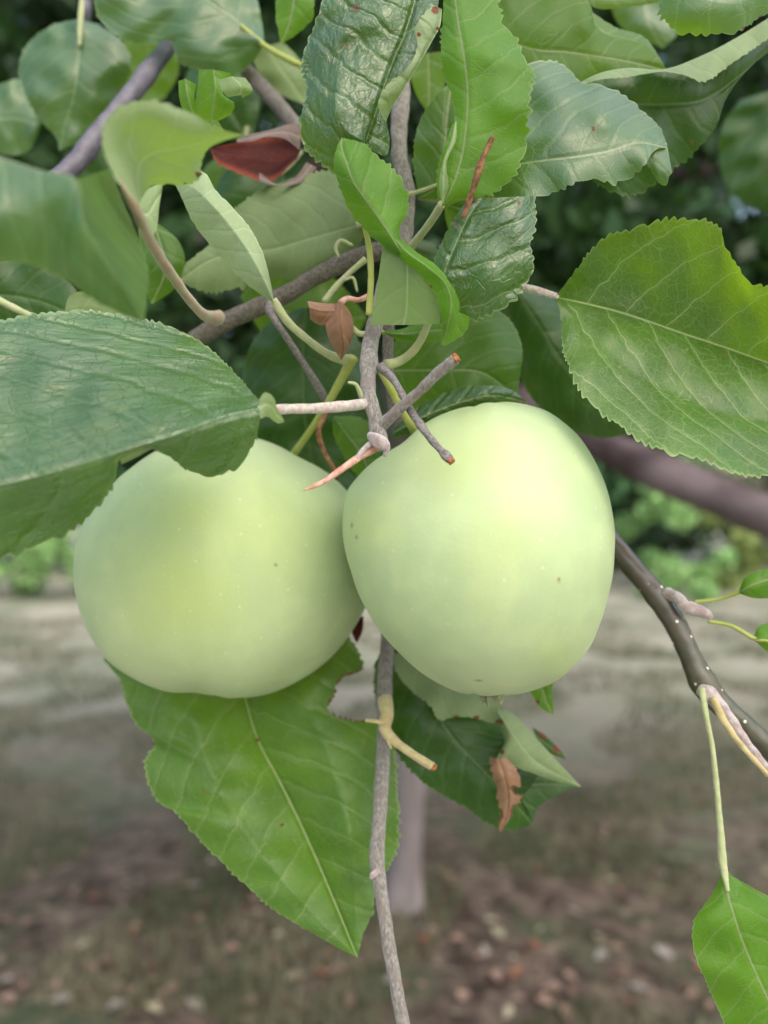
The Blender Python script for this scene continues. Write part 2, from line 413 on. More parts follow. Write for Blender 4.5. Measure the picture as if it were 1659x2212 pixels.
M['leaf_pale'] = leaf_mat('leaf_pale_underside', under=(0.36, 0.46, 0.26), tw=0.25, bump=0.9)
M['leaf_olive'] = leaf_mat('leaf_olive_underside', under=(0.23, 0.31, 0.14), top=(0.06, 0.14, 0.02), tw=0.3, trans=(0.25, 0.4, 0.03))
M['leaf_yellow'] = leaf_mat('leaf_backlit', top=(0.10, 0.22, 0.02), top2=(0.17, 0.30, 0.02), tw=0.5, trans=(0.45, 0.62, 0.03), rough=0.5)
M['dead_red'] = leaf_mat('dead_leaf_red', top=(0.07, 0.014, 0.010), top2=(0.025, 0.008, 0.007), under=(0.20, 0.155, 0.14), trans=(0.25, 0.03, 0.01), vein=(0.10, 0.025, 0.015), edge=(0.30, 0.07, 0.035), ew=0.6, rough=0.75, tw=0.07, spec=0.12, sheen=0.0, coat=0.0, patch=(0.03, 0.012, 0.01))
M['dead_brown'] = leaf_mat('dead_leaf_brown', top=(0.24, 0.125, 0.07), top2=(0.36, 0.22, 0.13), under=(0.33, 0.18, 0.10), trans=(0.4, 0.18, 0.06), vein=(0.2, 0.09, 0.04), edge=(0.3, 0.15, 0.07), rough=0.55, tw=0.2, patch=(0.15, 0.07, 0.03), rug=0.8)
M['petiole'] = simple_mat('petiole_downy_green', (0.30, 0.36, 0.16), (0.38, 0.38, 0.22), 500, 0.8, sheen=0.3)
M['petiole_pink'] = simple_mat('petiole_woolly_pink', (0.34, 0.26, 0.26), (0.46, 0.45, 0.37), 900, 0.9, c3=(0.42, 0.26, 0.27), sheen=0.6)
M['petiole_red'] = simple_mat('petiole_reddish', (0.33, 0.32, 0.17), (0.36, 0.24, 0.16), 200, 0.7, sheen=0.3)
M['stem_green'] = simple_mat('stem_yellow_green', (0.30, 0.36, 0.07), (0.36, 0.38, 0.12), 260, 0.6)
M['bark_grey'] = simple_mat('bark_grey_twig', (0.15, 0.135, 0.11), (0.30, 0.28, 0.265), 1500, 0.85, c3=(0.20, 0.165, 0.15), bump=1.0, bd=0.0008, sheen=0.3, stretch=2.5)
M['bark_brown'] = simple_mat('bark_brown_twig', (0.09, 0.08, 0.065), (0.18, 0.16, 0.135), 1100, 0.85, c3=(0.11, 0.085, 0.08), bump=0.6)
M['bark_lilac'] = simple_mat('bark_lilac_grey', (0.13, 0.11, 0.105), (0.25, 0.23, 0.23), 1500, 0.75, spec=0.4, bump=0.8, bd=0.0006)
M['bark_dark'] = simple_mat('bark_dark_purple', (0.075, 0.065, 0.085), (0.12, 0.11, 0.14), 220, 0.5, spec=0.5)
M['bark_olive'] = simple_mat('bark_olive_shiny', (0.04, 0.042, 0.022), (0.07, 0.062, 0.038), 260, 0.36, c3=(0.085, 0.06, 0.055), spec=0.7, dots=((0.75, 0.68, 0.5), 300, 0.16), bump=0.3)
M['bud_wool'] = simple_mat('spur_bud_woolly', (0.42, 0.38, 0.38), (0.30, 0.22, 0.21), 420, 0.9, sheen=0.5, bump=0.9, bd=0.0008)
M['cut_wood'] = simple_mat('cut_wood_orange', (0.42, 0.16, 0.06), (0.16, 0.06, 0.03), 900, 0.9, bump=1.0)
M['stub_red'] = simple_mat('dry_spur_red', (0.45, 0.20, 0.14), (0.55, 0.36, 0.30), 600, 0.8)
M['stub_brown'] = simple_mat('dry_spur_brown', (0.30, 0.16, 0.08), (0.13, 0.06, 0.03), 500, 0.8, bump=1.0)
M['spur_yellow'] = simple_mat('spur_yellow', (0.46, 0.40, 0.20), (0.40, 0.31, 0.14), 400, 0.8, sheen=0.4)
M['sepal'] = simple_mat('sepal_dry_green', (0.12, 0.14, 0.06), (0.24, 0.26, 0.13), 900, 0.85, sheen=0.4)

def apple_mat():
    t = NT('apple_skin_pale_green')
    tc = t.n('ShaderNodeTexCoord'); v = tc.outputs['Object']
    at = t.n('ShaderNodeAttribute', attribute_name='blush'); bl = at.outputs['Fac']
    n1 = t.ramp(t.noise(v, 26, 3, 0.5), 0.38, 0.66); n2 = t.ramp(t.noise(v, 75, 4, 0.55), 0.4, 0.7)
    c = t.mix(n1, (0.36, 0.465, 0.25), (0.395, 0.485, 0.27))
    c = t.mix(t.math('MULTIPLY', n2, 0.4), c, (0.48, 0.59, 0.31))
    c = t.mix(bl, c, (0.40, 0.485, 0.165))
    mp = t.n('ShaderNodeMapping'); mp.inputs['Scale'].default_value = (1, 1, 0.25); t.l(v, mp.inputs[0])
    st = t.ramp(t.noise(mp.outputs[0], 120, 3), 0.5, 0.75); c = t.mix(t.math('MULTIPLY', st, 0.18), c, (0.54, 0.60, 0.27))
    for sc, r0, r1, col, k in ((240, 0.06, 0.15, (0.58, 0.66, 0.42), 0.32), (130, 0.02, 0.09, (0.60, 0.68, 0.46), 0.35), (520, 0.08, 0.2, (0.56, 0.66, 0.38), 0.2)):
        vo = t.voro(v, sc); sel = t.n('ShaderNodeSeparateColor'); t.l(vo.outputs['Color'], sel.inputs[0])
        dd = t.math('SUBTRACT', 1.0, t.ramp(vo.outputs['Distance'], r0, r1), clamp=True)
        c = t.mix(t.math('MULTIPLY', t.math('MULTIPLY', dd, t.math('GREATER_THAN', sel.outputs[0], 0.45)), k), c, col)
    vo = t.voro(v, 62); sel = t.n('ShaderNodeSeparateColor'); t.l(vo.outputs['Color'], sel.inputs[0])
    dd = t.math('SUBTRACT', 1.0, t.ramp(vo.outputs['Distance'], 0.015, 0.03), clamp=True)
    c = t.mix(t.math('MULTIPLY', t.math('MULTIPLY', dd, t.math('GREATER_THAN', sel.outputs[1], 0.8)), 0.5), c, (0.10, 0.07, 0.03))
    br = t.n('ShaderNodeAttribute', attribute_name='brown'); c = t.mix(br.outputs['Fac'], c, (0.20, 0.09, 0.03))
    p = t.n('ShaderNodeBsdfPrincipled'); t.l(c, p.inputs['Base Color'])
    t.l(t.math('ADD', 0.44, t.math('MULTIPLY', n2, 0.10)), p.inputs['Roughness']); p.inputs['Specular IOR Level'].default_value = 0.35
    p.inputs['Subsurface Weight'].default_value = 0.12; p.inputs['Subsurface Radius'].default_value = (0.9, 1.0, 0.4); p.inputs['Subsurface Scale'].default_value = 0.004
    p.inputs['Sheen Weight'].default_value = 0.10; p.inputs['Sheen Roughness'].default_value = 0.4
    p.inputs['Sheen Tint'].default_value = (0.9, 1.0, 0.85, 1)
    hb = t.math('ADD', t.noise(v, 900, 2), t.math('MULTIPLY', t.noise(v, 60, 2), 6.0))
    t.l(t.bump(hb, 0.25, 0.0002), p.inputs['Normal'])
    return t.out(p.outputs[0])
M['apple'] = apple_mat()

# ------------------------------------------------------------ apples
def apple(label, outline, cu, cv, d, rz, stem, dimples, blush, brown, sepal_at=None, zexp=1.0):
    root = empty('apple', P(cu, cv, d)); tag(root, label, 'apple', 'two pale green apples hanging side by side')
    import bmesh
    bm = bmesh.new(); bmesh.ops.create_icosphere(bm, subdivisions=7, radius=1.0)
    V = np.array([v.co[:] for v in bm.verts]); F = np.array([[v.index for v in f.verts] for f in bm.faces]); bm.free()
    # silhouette radius by angle, smoothed
    o = np.array(outline, float); th = np.arctan2(-(o[:, 1] - cv), o[:, 0] - cu); rr = np.hypot(o[:, 0] - cu, o[:, 1] - cv)
    k = np.argsort(th); th, rr = th[k], rr[k]
    tq = np.linspace(-math.pi, math.pi, 721)
    rq = np.interp(tq, np.concatenate([th - 2 * math.pi, th, th + 2 * math.pi]), np.tile(rr, 3))
    ker = np.exp(-(np.arange(-36, 37) / 6.5) ** 2); ker /= ker.sum()
    rq = np.convolve(np.concatenate([rq[-37:-1], rq, rq[1:37]]), ker, 'valid')
    c = np.array(P(cu, cv, d)); sc = d / FPX * 0.01
    # local frame facing the camera
    fwd = c - np.array([0, 0, CAM_H]); fwd /= np.linalg.norm(fwd)
    right = np.cross(fwd, [0, 0, 1]); right /= np.linalg.norm(right); up = np.cross(right, fwd)
    a = np.arctan2(V[:, 2], V[:, 0]); s = np.hypot(V[:, 0], V[:, 2]); y = V[:, 1]
    Rr0 = rq.copy(); corr = np.ones(721)
    for it in range(5):
        Rr = np.interp(a, tq, Rr0 * corr) * sc
        mean = (Rr0 * corr).mean() * sc
        Rd = (Rr * s ** 3 + mean * (1 - s ** 3)) * s          # even radius near the view axis, outline at the rim
        yy = np.sign(y) * np.abs(y) ** zexp * rz * 0.01
        pos = c + np.outer(np.cos(a) * Rd, right) + np.outer(np.sin(a) * Rd, up) + np.outer(yy, fwd)
        dirs = (pos - c); nd = dirs / np.linalg.norm(dirs, axis=1, keepdims=True)
        for (dx_, dy_, dz_, ar, dep) in dimples:              # (direction, angular radius, depth m)
            q = dx_ * right + dz_ * up + dy_ * fwd; q /= np.linalg.norm(q)
            ang = np.arccos(np.clip(nd @ q, -1, 1)); pos -= nd * (np.exp(-(ang / ar) ** 2) * dep)[:, None]
        az = np.arctan2(nd @ fwd, nd @ right); el = nd @ up
        pos += nd * (0.00045 * np.cos(5 * az + 0.6) * (0.4 + 0.6 * np.abs(el)))[:, None]
        fd = pos - np.array([0, 0, CAM_H]); pu = 829.5 + fd[:, 0] / fd[:, 1] * FPX - cu; pv = -(1106 - fd[:, 2] / fd[:, 1] * FPX - cv)
        pa = np.arctan2(pv, pu); pr = np.hypot(pu, pv); bi = np.clip(((pa + math.pi) / (2 * math.pi) * 120).astype(int), 0, 119)
        mx = np.zeros(120); np.maximum.at(mx, bi, pr); bc = -math.pi + (np.arange(120) + .5) * 2 * math.pi / 120
        ratio = np.interp(bc, tq, Rr0) / mx
        ratio = np.convolve(np.concatenate([ratio[-2:], ratio, ratio[:2]]), [.1, .2, .4, .2, .1], 'valid')
        corr *= np.interp(tq, np.concatenate([bc - 2 * math.pi, bc, bc + 2 * math.pi]), np.tile(ratio, 3))
    me = mesh_from('fruit', pos, F)
    fd = pos - np.array([0, 0, CAM_H]); U = 829.5 + fd[:, 0] / fd[:, 1] * FPX; Vv = 1106 - fd[:, 2] / fd[:, 1] * FPX
    bl = np.zeros(len(pos)); front = (nd @ fwd) < 0.3
    for (u, v, r, k_) in blush: bl = np.maximum(bl, k_ * np.exp(-((U - u) ** 2 + (Vv - v) ** 2) / r ** 2) * front)
    at = me.attributes.new('blush', 'FLOAT', 'POINT'); at.data.foreach_set('value', bl.astype(np.float32))
    b2 = np.zeros(len(pos))
    for (u, v, ru, rv) in brown: b2 = np.maximum(b2, np.clip(1.4 - np.hypot((U - u) / ru, (Vv - v) / rv), 0, 1) * front * 0.85)
    at = me.attributes.new('brown', 'FLOAT', 'POINT'); at.data.foreach_set('value', b2.astype(np.float32))
    obj('fruit', me, M['apple'], root)
    obj('stem', tube_mesh('stem', stem, rough=0.05), M['stem_green'], root)
    if sepal_at:
        for (u, v, dd, lx, ly, wd) in sepal_at:
            p = [{'rails': [[(u - wd * .5, v, dd), (u - wd * .6 + lx * .5, v + ly * .5, dd + .05), (u + lx, v + ly, dd)],
                            [(u, v, dd - .08), (u + lx * .5, v + ly * .5, dd - .10), (u + lx, v + ly, dd)],
                            [(u + wd * .5, v, dd), (u + wd * .6 + lx * .5, v + ly * .5, dd + .05), (u + lx, v + ly, dd)]], 'teeth': '', 'wave': 0.01, 'bow': 0.03, 'nu': 4}]
            obj('sepal', blade_mesh('sepal', p, 5, dd, 0.01), M['sepal'], root)
    return root

A2 = [(870, 958), (930, 905), (1010, 878), (1100, 867), (1180, 886), (1250, 940), (1298, 1020), (1324, 1110), (1327, 1200), (1313, 1290), (1290, 1365),
      (1283, 1385), (1250, 1430), (1212, 1466), (1175, 1484), (1120, 1500), (1050, 1503), (985, 1495), (925, 1465), (860, 1408), (800, 1330), (760, 1240), (739, 1150), (748, 1060), (795, 1005)]
A1 = [(160, 1190), (164, 1290), (190, 1368), (240, 1436), (310, 1478), (370, 1498), (430, 1496), (490, 1508), (565, 1503), (640, 1474), (705, 1430), (760, 1365), (800, 1290),
      (805, 1180), (775, 1090), (715, 1025), (640, 985), (560, 948), (470, 938), (380, 955), (290, 1005), (215, 1075), (175, 1130)]
apple('pale green apple on the right, the nearer one, with dry sepals at its foot', A2, 1035, 1190, 21.6, 3.7,
      [(822, 800, 20.6, 17), (850, 850, 20.9, 17), (880, 905, 21.3, 18), (905, 950, 22.2, 19), (925, 1000, 23, 20)],
      [(-0.25, 0.62, 1.0, 0.34, 0.007), (0.05, 0.35, -1.0, 0.22, 0.004)],
      [(1000, 980, 110, 0.5), (1080, 1160, 90, 0.35), (1030, 1180, 60, 0.3), (1010, 890, 60, 0.5), (1200, 1420, 50, 0.35), (800, 1130, 60, .4)],
      [(1034, 1470, 8, 2), (770, 1160, 3, 4), (760, 1135, 2.5, 6), (1207, 1253, 4, 4.5)],
      [(1040, 1494, 21.0, 5, 30, 11), (1052, 1494, 21.0, 2, 38, 10), (1074, 1492, 20.9, 8, 33, 18), (1086, 1490, 21.2, 32, 20, 14), (1062, 1490, 21.4, 14, 30, 14)])
apple('pale green apple on the left, half hidden under a glossy leaf', A1, 480, 1222, 24.4, 3.9,
      [(762, 772, 21.8, 26), (740, 815, 22.2, 20), (700, 885, 23, 16), (660, 945, 24, 15), (618, 1005, 25.2, 17), (590, 1060, 26, 19)],
      [(0.28, 0.5, 1.0, 0.36, 0.009), (-0.2, 0.5, -1.0, 0.3, 0.004)],
      [(400, 1280, 130, 0.75), (340, 1330, 80, 0.6), (420, 1120, 100, 0.4), (560, 1150, 120, 0.5)],
      [(595, 1222, 2, 4)])

# ------------------------------------------------------------ leaves of the hanging branch
def L(*a): return list(a)
leaf('large glossy dark green leaf lying over the left apple, cut by the left edge', M['leaf_front'],
     [{'rails': [[(562, 866, 17.2), (545, 850, 17.6), (500, 800, 18.6), (440, 745, 19.2), (380, 712, 19.4), (300, 690, 19.3), (220, 676, 19.0), (130, 675, 18.6), (0, 695, 18.0), (-180, 740, 17.5)],
                 [(563, 878, 17.0), (530, 870, 17.2), (470, 850, 17.3), (400, 830, 17.4), (330, 825, 17.3), (250, 830, 17.0), (170, 850, 16.7), (80, 870, 16.4), (-20, 900, 16.0), (-180, 950, 15.6)],
                 [(565, 885, 16.9), (520, 893, 16.6), (450, 914, 16.2), (380, 940, 15.9), (320, 958, 15.7), (240, 983, 15.5), (150, 1010, 15.2), (60, 1035, 15.0), (-30, 1055, 14.8), (-180, 1085, 14.5)]],
       'mid': 2, 'teeth': 'L', 'bow': 0.08, 'wave': 0.09},
      {'rails': [[(565, 885, 16.9), (520, 893, 16.6), (450, 914, 16.2), (380, 940, 15.9), (320, 958, 15.7), (240, 983, 15.5), (150, 1010, 15.2), (60, 1035, 15.0), (-30, 1055, 14.8), (-180, 1085, 14.5)],
                 [(562, 905, 17.0), (550, 950, 17.2), (515, 1000, 17.3), (460, 1028, 17.2), (410, 1015, 16.9), (365, 985, 16.3), (310, 967, 15.9), (262, 985, 15.8), (240, 1050, 16.2), (190, 1112, 16.4), (120, 1158, 16.3), (0, 1200, 16), (-180, 1240, 15.5)]],
       'mid': 0, 'teeth': 'R', 'bow': 0.10, 'wave': 0.10, 'ta': 0.10, 'tsp': 0.30},
      {'rails': [[(345, 966, 15.95), (300, 968, 15.9), (256, 985, 15.9)], [(330, 968, 16.1), (300, 985, 16.2), (262, 1004, 16.2)]], 'side': 'under', 'teeth': '', 'wave': 0.02}],
     [(788, 872, 19.0, 24), (740, 878, 18.6, 23), (680, 882, 18.0, 22), (610, 884, 17.3, 22), (560, 886, 16.95, 20)], M['petiole_pink'], d=16.5)
leaf('tiny curled pale leaflet at the base of the large glossy leaf', M['leaf_pale'],
     [{'rails': [[(560, 862, 16.6), (572, 848, 16.5), (590, 858, 16.5), (598, 880, 16.6), (612, 905, 16.7)], [(562, 905, 16.7), (575, 900, 16.8), (585, 903, 16.9), (600, 914, 16.9), (614, 912, 16.9)]], 'side': 'under', 'ta': 0.03, 'wave': 0.05}], d=16.7)
leaf('blurred grey green folded leaf at the left edge above the glossy leaf', M['leaf_sheen'],
     [{'rails': [[(-260, 480), (-100, 545), (0, 560, 12.6), (80, 572, 12.7), (150, 608, 12.8), (225, 660, 13), (312, 698, 13.3)],
                 [(-260, 380), (-100, 440), (0, 455, 12.3), (80, 475, 12.3), (160, 545, 12.5), (240, 630, 12.8), (312, 698, 13.3)],
                 [(-260, 240), (-100, 300), (0, 338, 12.6), (90, 368, 12.5), (165, 388, 12.3), (182, 480, 12.2), (240, 580, 12.5), (312, 698, 13.3)]], 'd': 12.5, 'teeth': 'L', 'mid': 2, 'wave': 0.09, 'ta': 0.08},
      {'rails': [[(163, 386, 12.3), (172, 430, 12.2), (190, 500, 12.25), (245, 588, 12.5), (312, 698, 13.3)],
                 [(238, 364, 15), (258, 420, 15.2), (288, 490, 15.2), (318, 580, 14.8), (312, 698, 13.3)]], 'teeth': 'R', 'mid': 0, 'wave': 0.03, 'ta': 0.04}],
     d=12.6)
leaf('blurred pale yellow green leaf curled over like a hook, left of the red dead leaf', M['leaf_pale'],
     [{'rails': [[(300, 445, 14.6), (255, 390, 14.0), (224, 320, 13.6), (232, 262, 13.5), (275, 226, 13.6), (340, 222, 13.8), (420, 250, 14.1), (480, 280, 14.3), (527, 291, 14.6)],
                 [(302, 440, 14.8), (282, 385, 14.5), (262, 330, 14.2), (275, 290, 14.1), (320, 272, 14.1), (380, 278, 14.2), (440, 290, 14.4), (490, 293, 14.5), (527, 292, 14.6)],
                 [(304, 436, 15.0), (298, 392, 14.9), (305, 350, 14.8), (335, 330, 14.8), (380, 322, 14.8), (430, 312, 14.8), (470, 302, 14.8), (500, 296, 14.7), (527, 293, 14.6)],
                 [(303, 434, 15.6), (325, 402, 15.8), (360, 396, 15.9), (400, 397, 16.0), (428, 384, 16.0), (434, 350, 15.8), (448, 322, 15.4), (490, 302, 14.9), (527, 293, 14.6)]], 'side': 'under', 'teeth': 'LR', 'mid': 2, 'ta': 0.09, 'wave': 0.06, 'spots': [(428, 375, 9), (400, 398, 6)]},
      {'rails': [[(298, 430, 16.4), (325, 405, 16.8), (352, 396, 17)], [(312, 500, 16.8), (333, 505, 17), (345, 440, 17.2)]], 'side': 'under', 'teeth': ''}],
     [(250, 372, 14.0, 5), (272, 415, 14.2, 13), (294, 455, 14.7, 21), (325, 520, 16, 24), (365, 585, 17.5, 22), (410, 648, 19.5, 21), (445, 682, 21.5, 24), (472, 686, 22.6, 30)], M['petiole_red'], d=14.2)
leaf('narrow folded leaf showing its whitish underside, its tip under the hooked leaf', M['leaf_pale'],
     [{'rails': [[(592, 655, 20.4), (545, 622, 20.4), (508, 588, 20.6), (478, 556, 20.7), (438, 508, 20.8), (410, 465, 20.9), (395, 430, 20.9), (378, 398, 21)],
                 [(592, 655, 20.1), (568, 600, 19.9), (540, 548, 19.9), (505, 498, 20), (470, 455, 20.1), (435, 420, 20.3), (408, 400, 20.6), (378, 397, 21)],
                 [(592, 655, 20.4), (584, 610, 20.2), (568, 550, 20.2), (542, 498, 20.3), (505, 452, 20.4), (468, 415, 20.5), (436, 372, 20.7), (385, 392, 21)]], 'side': 'under', 'mid': 2, 'wave': 0.05, 'ta': 0.05, 'tsp': 0.32}],
     [(590, 648, 20.3, 18), (622, 695, 20.6, 17), (670, 738, 21, 17), (715, 768, 21.3, 18), (748, 778, 21.5, 24)], M['petiole'], d=20.4)
leaf('broad pale leaf seen from below, behind the narrow folded leaf and above the side branch', M['leaf_olive'],
     [{'rails': [[(800, 470, 22.6), (790, 425, 22.9), (740, 372, 23.5), (680, 374, 23.8), (610, 393, 24), (545, 425, 24.2), (510, 452, 24.2), (480, 505, 24.1), (430, 548, 24), (398, 575, 24), (388, 606, 24)],
                 [(800, 478, 22.6), (770, 488, 22.7), (710, 505, 23), (650, 522, 23.2), (600, 537, 23.4), (550, 545, 23.5), (490, 552, 23.7), (440, 570, 23.8), (388, 608, 24)],
                 [(800, 486, 22.6), (780, 520, 22.9), (740, 560, 23.2), (690, 585, 23.4), (640, 600, 23.6), (580, 598, 23.8), (520, 618, 23.9), (450, 628, 24), (388, 610, 24)]], 'side': 'under', 'wave': 0.1, 'spots': [], 'bow': 0.2}],
     [(770, 487, 22.6, 14), (800, 478, 22.5, 16), (840, 470, 22.5, 16)], M['petiole'], d=23.4)
leaf('dark glossy puckered leaf with a red spot, top centre', M['leaf_gloss'],
     [{'rails': [[(786, 310, 19.5), (765, 385, 20.0), (735, 382, 20.1), (690, 345, 20.1), (660, 320, 20.0), (650, 262, 19.9), (664, 200, 19.8), (654, 130, 19.9), (668, 88, 19.9), (690, 30, 20), (702, -10, 20.1), (730, -70, 20.3)],
                 [(788, 308, 19.2), (775, 300, 19.1), (745, 280, 19.1), (725, 240, 19.1), (728, 180, 19.2), (740, 120, 19.3), (760, 60, 19.4), (790, -10, 19.6), (820, -80, 19.8)],
                 [(790, 306, 19.4), (800, 278, 19.4), (816, 230, 19.4), (832, 180, 19.4), (852, 125, 19.5), (874, 75, 19.6), (892, 20, 19.7), (905, -30, 19.9), (915, -90, 20)]],
       'mid': 2, 'teeth': 'L', 'wave': 0.09, 'bow': 0.12, 'spots': [(749, 98, 7), (770, 18, 9), (750, 58, 4), (694, 30, 4)]},
      {'rails': [[(790, 306, 19.4), (800, 278, 19.4), (816, 230, 19.4), (832, 180, 19.4), (852, 125, 19.5), (874, 75, 19.6), (892, 20, 19.7), (905, -30, 19.9), (915, -90, 20)],
                 [(790, 318, 19.4), (834, 336, 19.6), (842, 300, 19.7), (836, 260, 19.6), (850, 210, 19.3), (880, 165, 19.2), (910, 120, 19.3), (935, 70, 19.4), (948, 0, 19.6), (960, -80, 19.8)]], 'mid': 0, 'teeth': '', 'wave': 0.06},
      {'rails': [[(834, 262, 19.4), (850, 226, 19.2), (868, 200, 19.0), (906, 137, 18.9), (934, 88, 19), (950, 58, 19.1), (955, 20, 19.3)],
                 [(832, 262, 19.2), (819, 230, 18.9), (834, 188, 18.75), (880, 148, 18.7), (902, 102, 18.8), (898, 62, 18.9), (934, 10, 19.1)]], 'side': 'under', 'teeth': 'R', 'mid': 0, 'ta': 0.06, 'bow': 0.15, 'spots': [(905, 75, 6), (940, 22, 11), (946, 62, 6)]}],
     [(790, 300, 19.5, 12), (786, 340, 19.9, 12), (790, 420, 20.5, 13)], M['petiole'], d=19.4)
leaf('bright green centre leaf, upper half upright, lower half curling down', M['leaf_bright'],
     [{'rails': [[(860, 555, 18.9), (825, 528, 18.9), (785, 490, 18.8), (752, 445, 18.7), (735, 402, 18.6), (722, 360, 18.6), (728, 318, 18.7), (738, 298, 18.8)],
                 [(866, 545, 18.6), (838, 500, 18.5), (812, 462, 18.4), (785, 425, 18.3), (762, 390, 18.3), (748, 350, 18.4), (738, 320, 18.6), (738, 298, 18.8)],
                 [(872, 535, 18.9), (862, 500, 18.9), (878, 455, 18.9), (872, 410, 18.9), (850, 370, 18.9), (815, 340, 18.8), (785, 312, 18.8), (738, 297, 18.8)]], 'ta': 0.09, 'tsp': 0.26},
      {'rails': [[(800, 502, 18.9), (830, 532, 18.9), (880, 575, 18.7), (922, 605, 18.6), (945, 640, 18.5), (955, 690, 18.6), (952, 745, 18.9)],
                 [(840, 500, 18.6), (880, 545, 18.4), (920, 575, 18.2), (960, 610, 18.1), (975, 650, 18.2), (968, 700, 18.4), (956, 746, 18.9)],
                 [(872, 520, 18.9), (900, 545, 18.7), (940, 572, 18.6), (972, 612, 18.5), (990, 650, 18.6), (988, 690, 18.7), (960, 746, 18.9)]], 'ta': 0.11, 'wave': 0.2, 'spots': [(932, 622, 7)], 'tsp': 0.26, 'teeth': 'LR'},
      {'rails': [[(828, 525, 19.0), (820, 580, 19.2), (812, 640, 19.4), (800, 702, 19.6)],
                 [(880, 572, 18.8), (880, 620, 18.9), (878, 670, 19.1), (872, 702, 19.2)],
                 [(930, 606, 18.6), (946, 640, 18.6), (952, 680, 18.7), (950, 700, 18.8)]], 'side': 'under', 'teeth': '', 'wave': 0.03},
      {'rails': [[(985, 672, 18.9), (975, 700, 18.9), (958, 746, 19)], [(1016, 684, 19.2), (1005, 715, 19.2), (962, 748, 19.0)]], 'teeth': 'R', 'mid': 0}],
     [(783, 470, 19.5, 11), (798, 540, 19.6, 13), (801, 610, 19.7, 14), (797, 680, 19.8, 15)], M['stem_green'], d=18.6)
leaf('tall bright green leaf standing upright at top centre, its midrib a pale line', M['leaf_bright'],
     [{'rails': [[(952, 450, 19.4), (945, 405, 19.3), (953, 350, 19.2), (968, 300, 19.1), (985, 255, 19.0), (982, 215, 19.0), (966, 180, 19.2), (955, 120, 19.3), (957, 50, 19.4), (962, -30, 19.5), (972, -110, 19.7)],
                 [(953, 448, 19.2), (978, 400, 19.0), (997, 340, 18.9), (1007, 270, 18.8), (1010, 200, 18.8), (1002, 120, 18.9), (990, 50, 19.1), (980, -30, 19.3), (980, -110, 19.6)],
                 [(956, 450, 19.4), (1010, 428, 19.3), (1070, 412, 19.2), (1110, 372, 19.1), (1130, 318, 19.0), (1136, 250, 19.0), (1145, 160, 19.1), (1120, 105, 19.2), (1108, 78, 19.2), (1082, 50, 19.3), (1070, 0, 19.4), (1040, -60, 19.5), (990, -110, 19.6)]], 'ta': 0.1, 'tsp': 0.25, 'bow': 0.10},
      {'rails': [[(955, 440, 19.0), (948, 400, 18.8), (958, 345, 18.7), (975, 300, 18.8), (984, 262, 18.9)], [(957, 440, 19.0), (968, 405, 18.8), (965, 350, 18.7), (985, 302, 18.8), (986, 262, 18.9)]], 'side': 'under', 'teeth': 'R', 'ta': 0.03}],
     [(955, 440, 19.2, 16), (940, 465, 19.6, 17), (915, 500, 20.2, 17), (890, 532, 20.8, 18)], M['petiole'], d=19)
leaf('wide satin leaf with a pinkish scar, pointing right from behind the tall upright leaf', M['leaf_sheen'],
     [{'rails': [[(1020, 400, 20.6), (1040, 280, 20.9), (1080, 180, 21.0), (1140, 140, 21), (1180, 134, 21), (1215, 141, 21), (1238, 162, 20.9), (1258, 180, 20.8), (1300, 186, 20.7), (1345, 208, 20.6), (1385, 240, 20.4), (1418, 268, 20.3), (1436, 300, 20.2), (1440, 318, 20.2)],
                 [(1020, 408, 20.4), (1050, 320, 20.4), (1100, 270, 20.3), (1160, 235, 20.2), (1220, 235, 20.0), (1290, 245, 19.9), (1350, 270, 19.9), (1400, 290, 20), (1440, 319, 20.1)],
                 [(1020, 412, 20.2), (1060, 385, 20.0), (1110, 358, 19.8), (1180, 346, 19.6), (1250, 338, 19.5), (1320, 325, 19.5), (1380, 308, 19.7), (1440, 320, 20.1)],
                 [(1020, 418, 20.2), (1060, 425, 20.0), (1110, 430, 19.8), (1150, 425, 19.7), (1188, 416, 19.6), (1235, 394, 19.5), (1285, 385, 19.5), (1331, 390, 19.5), (1370, 372, 19.6), (1395, 350, 19.7), (1416, 318, 19.9)]],
       'mid': 2, 'ta': 0.1, 'tsp': 0.3, 'bow': 0.1, 'spots': [(1282, 278, 7), (1425, 268, 5)]},
      {'rails': [[(1395, 352, 20.0), (1412, 320, 20), (1440, 308, 20.2)], [(1410, 375, 20.2), (1428, 396, 20.3), (1452, 372, 20.4)]], 'ta': 0.12, 'mid': 0, 'teeth': 'R'}], d=20)
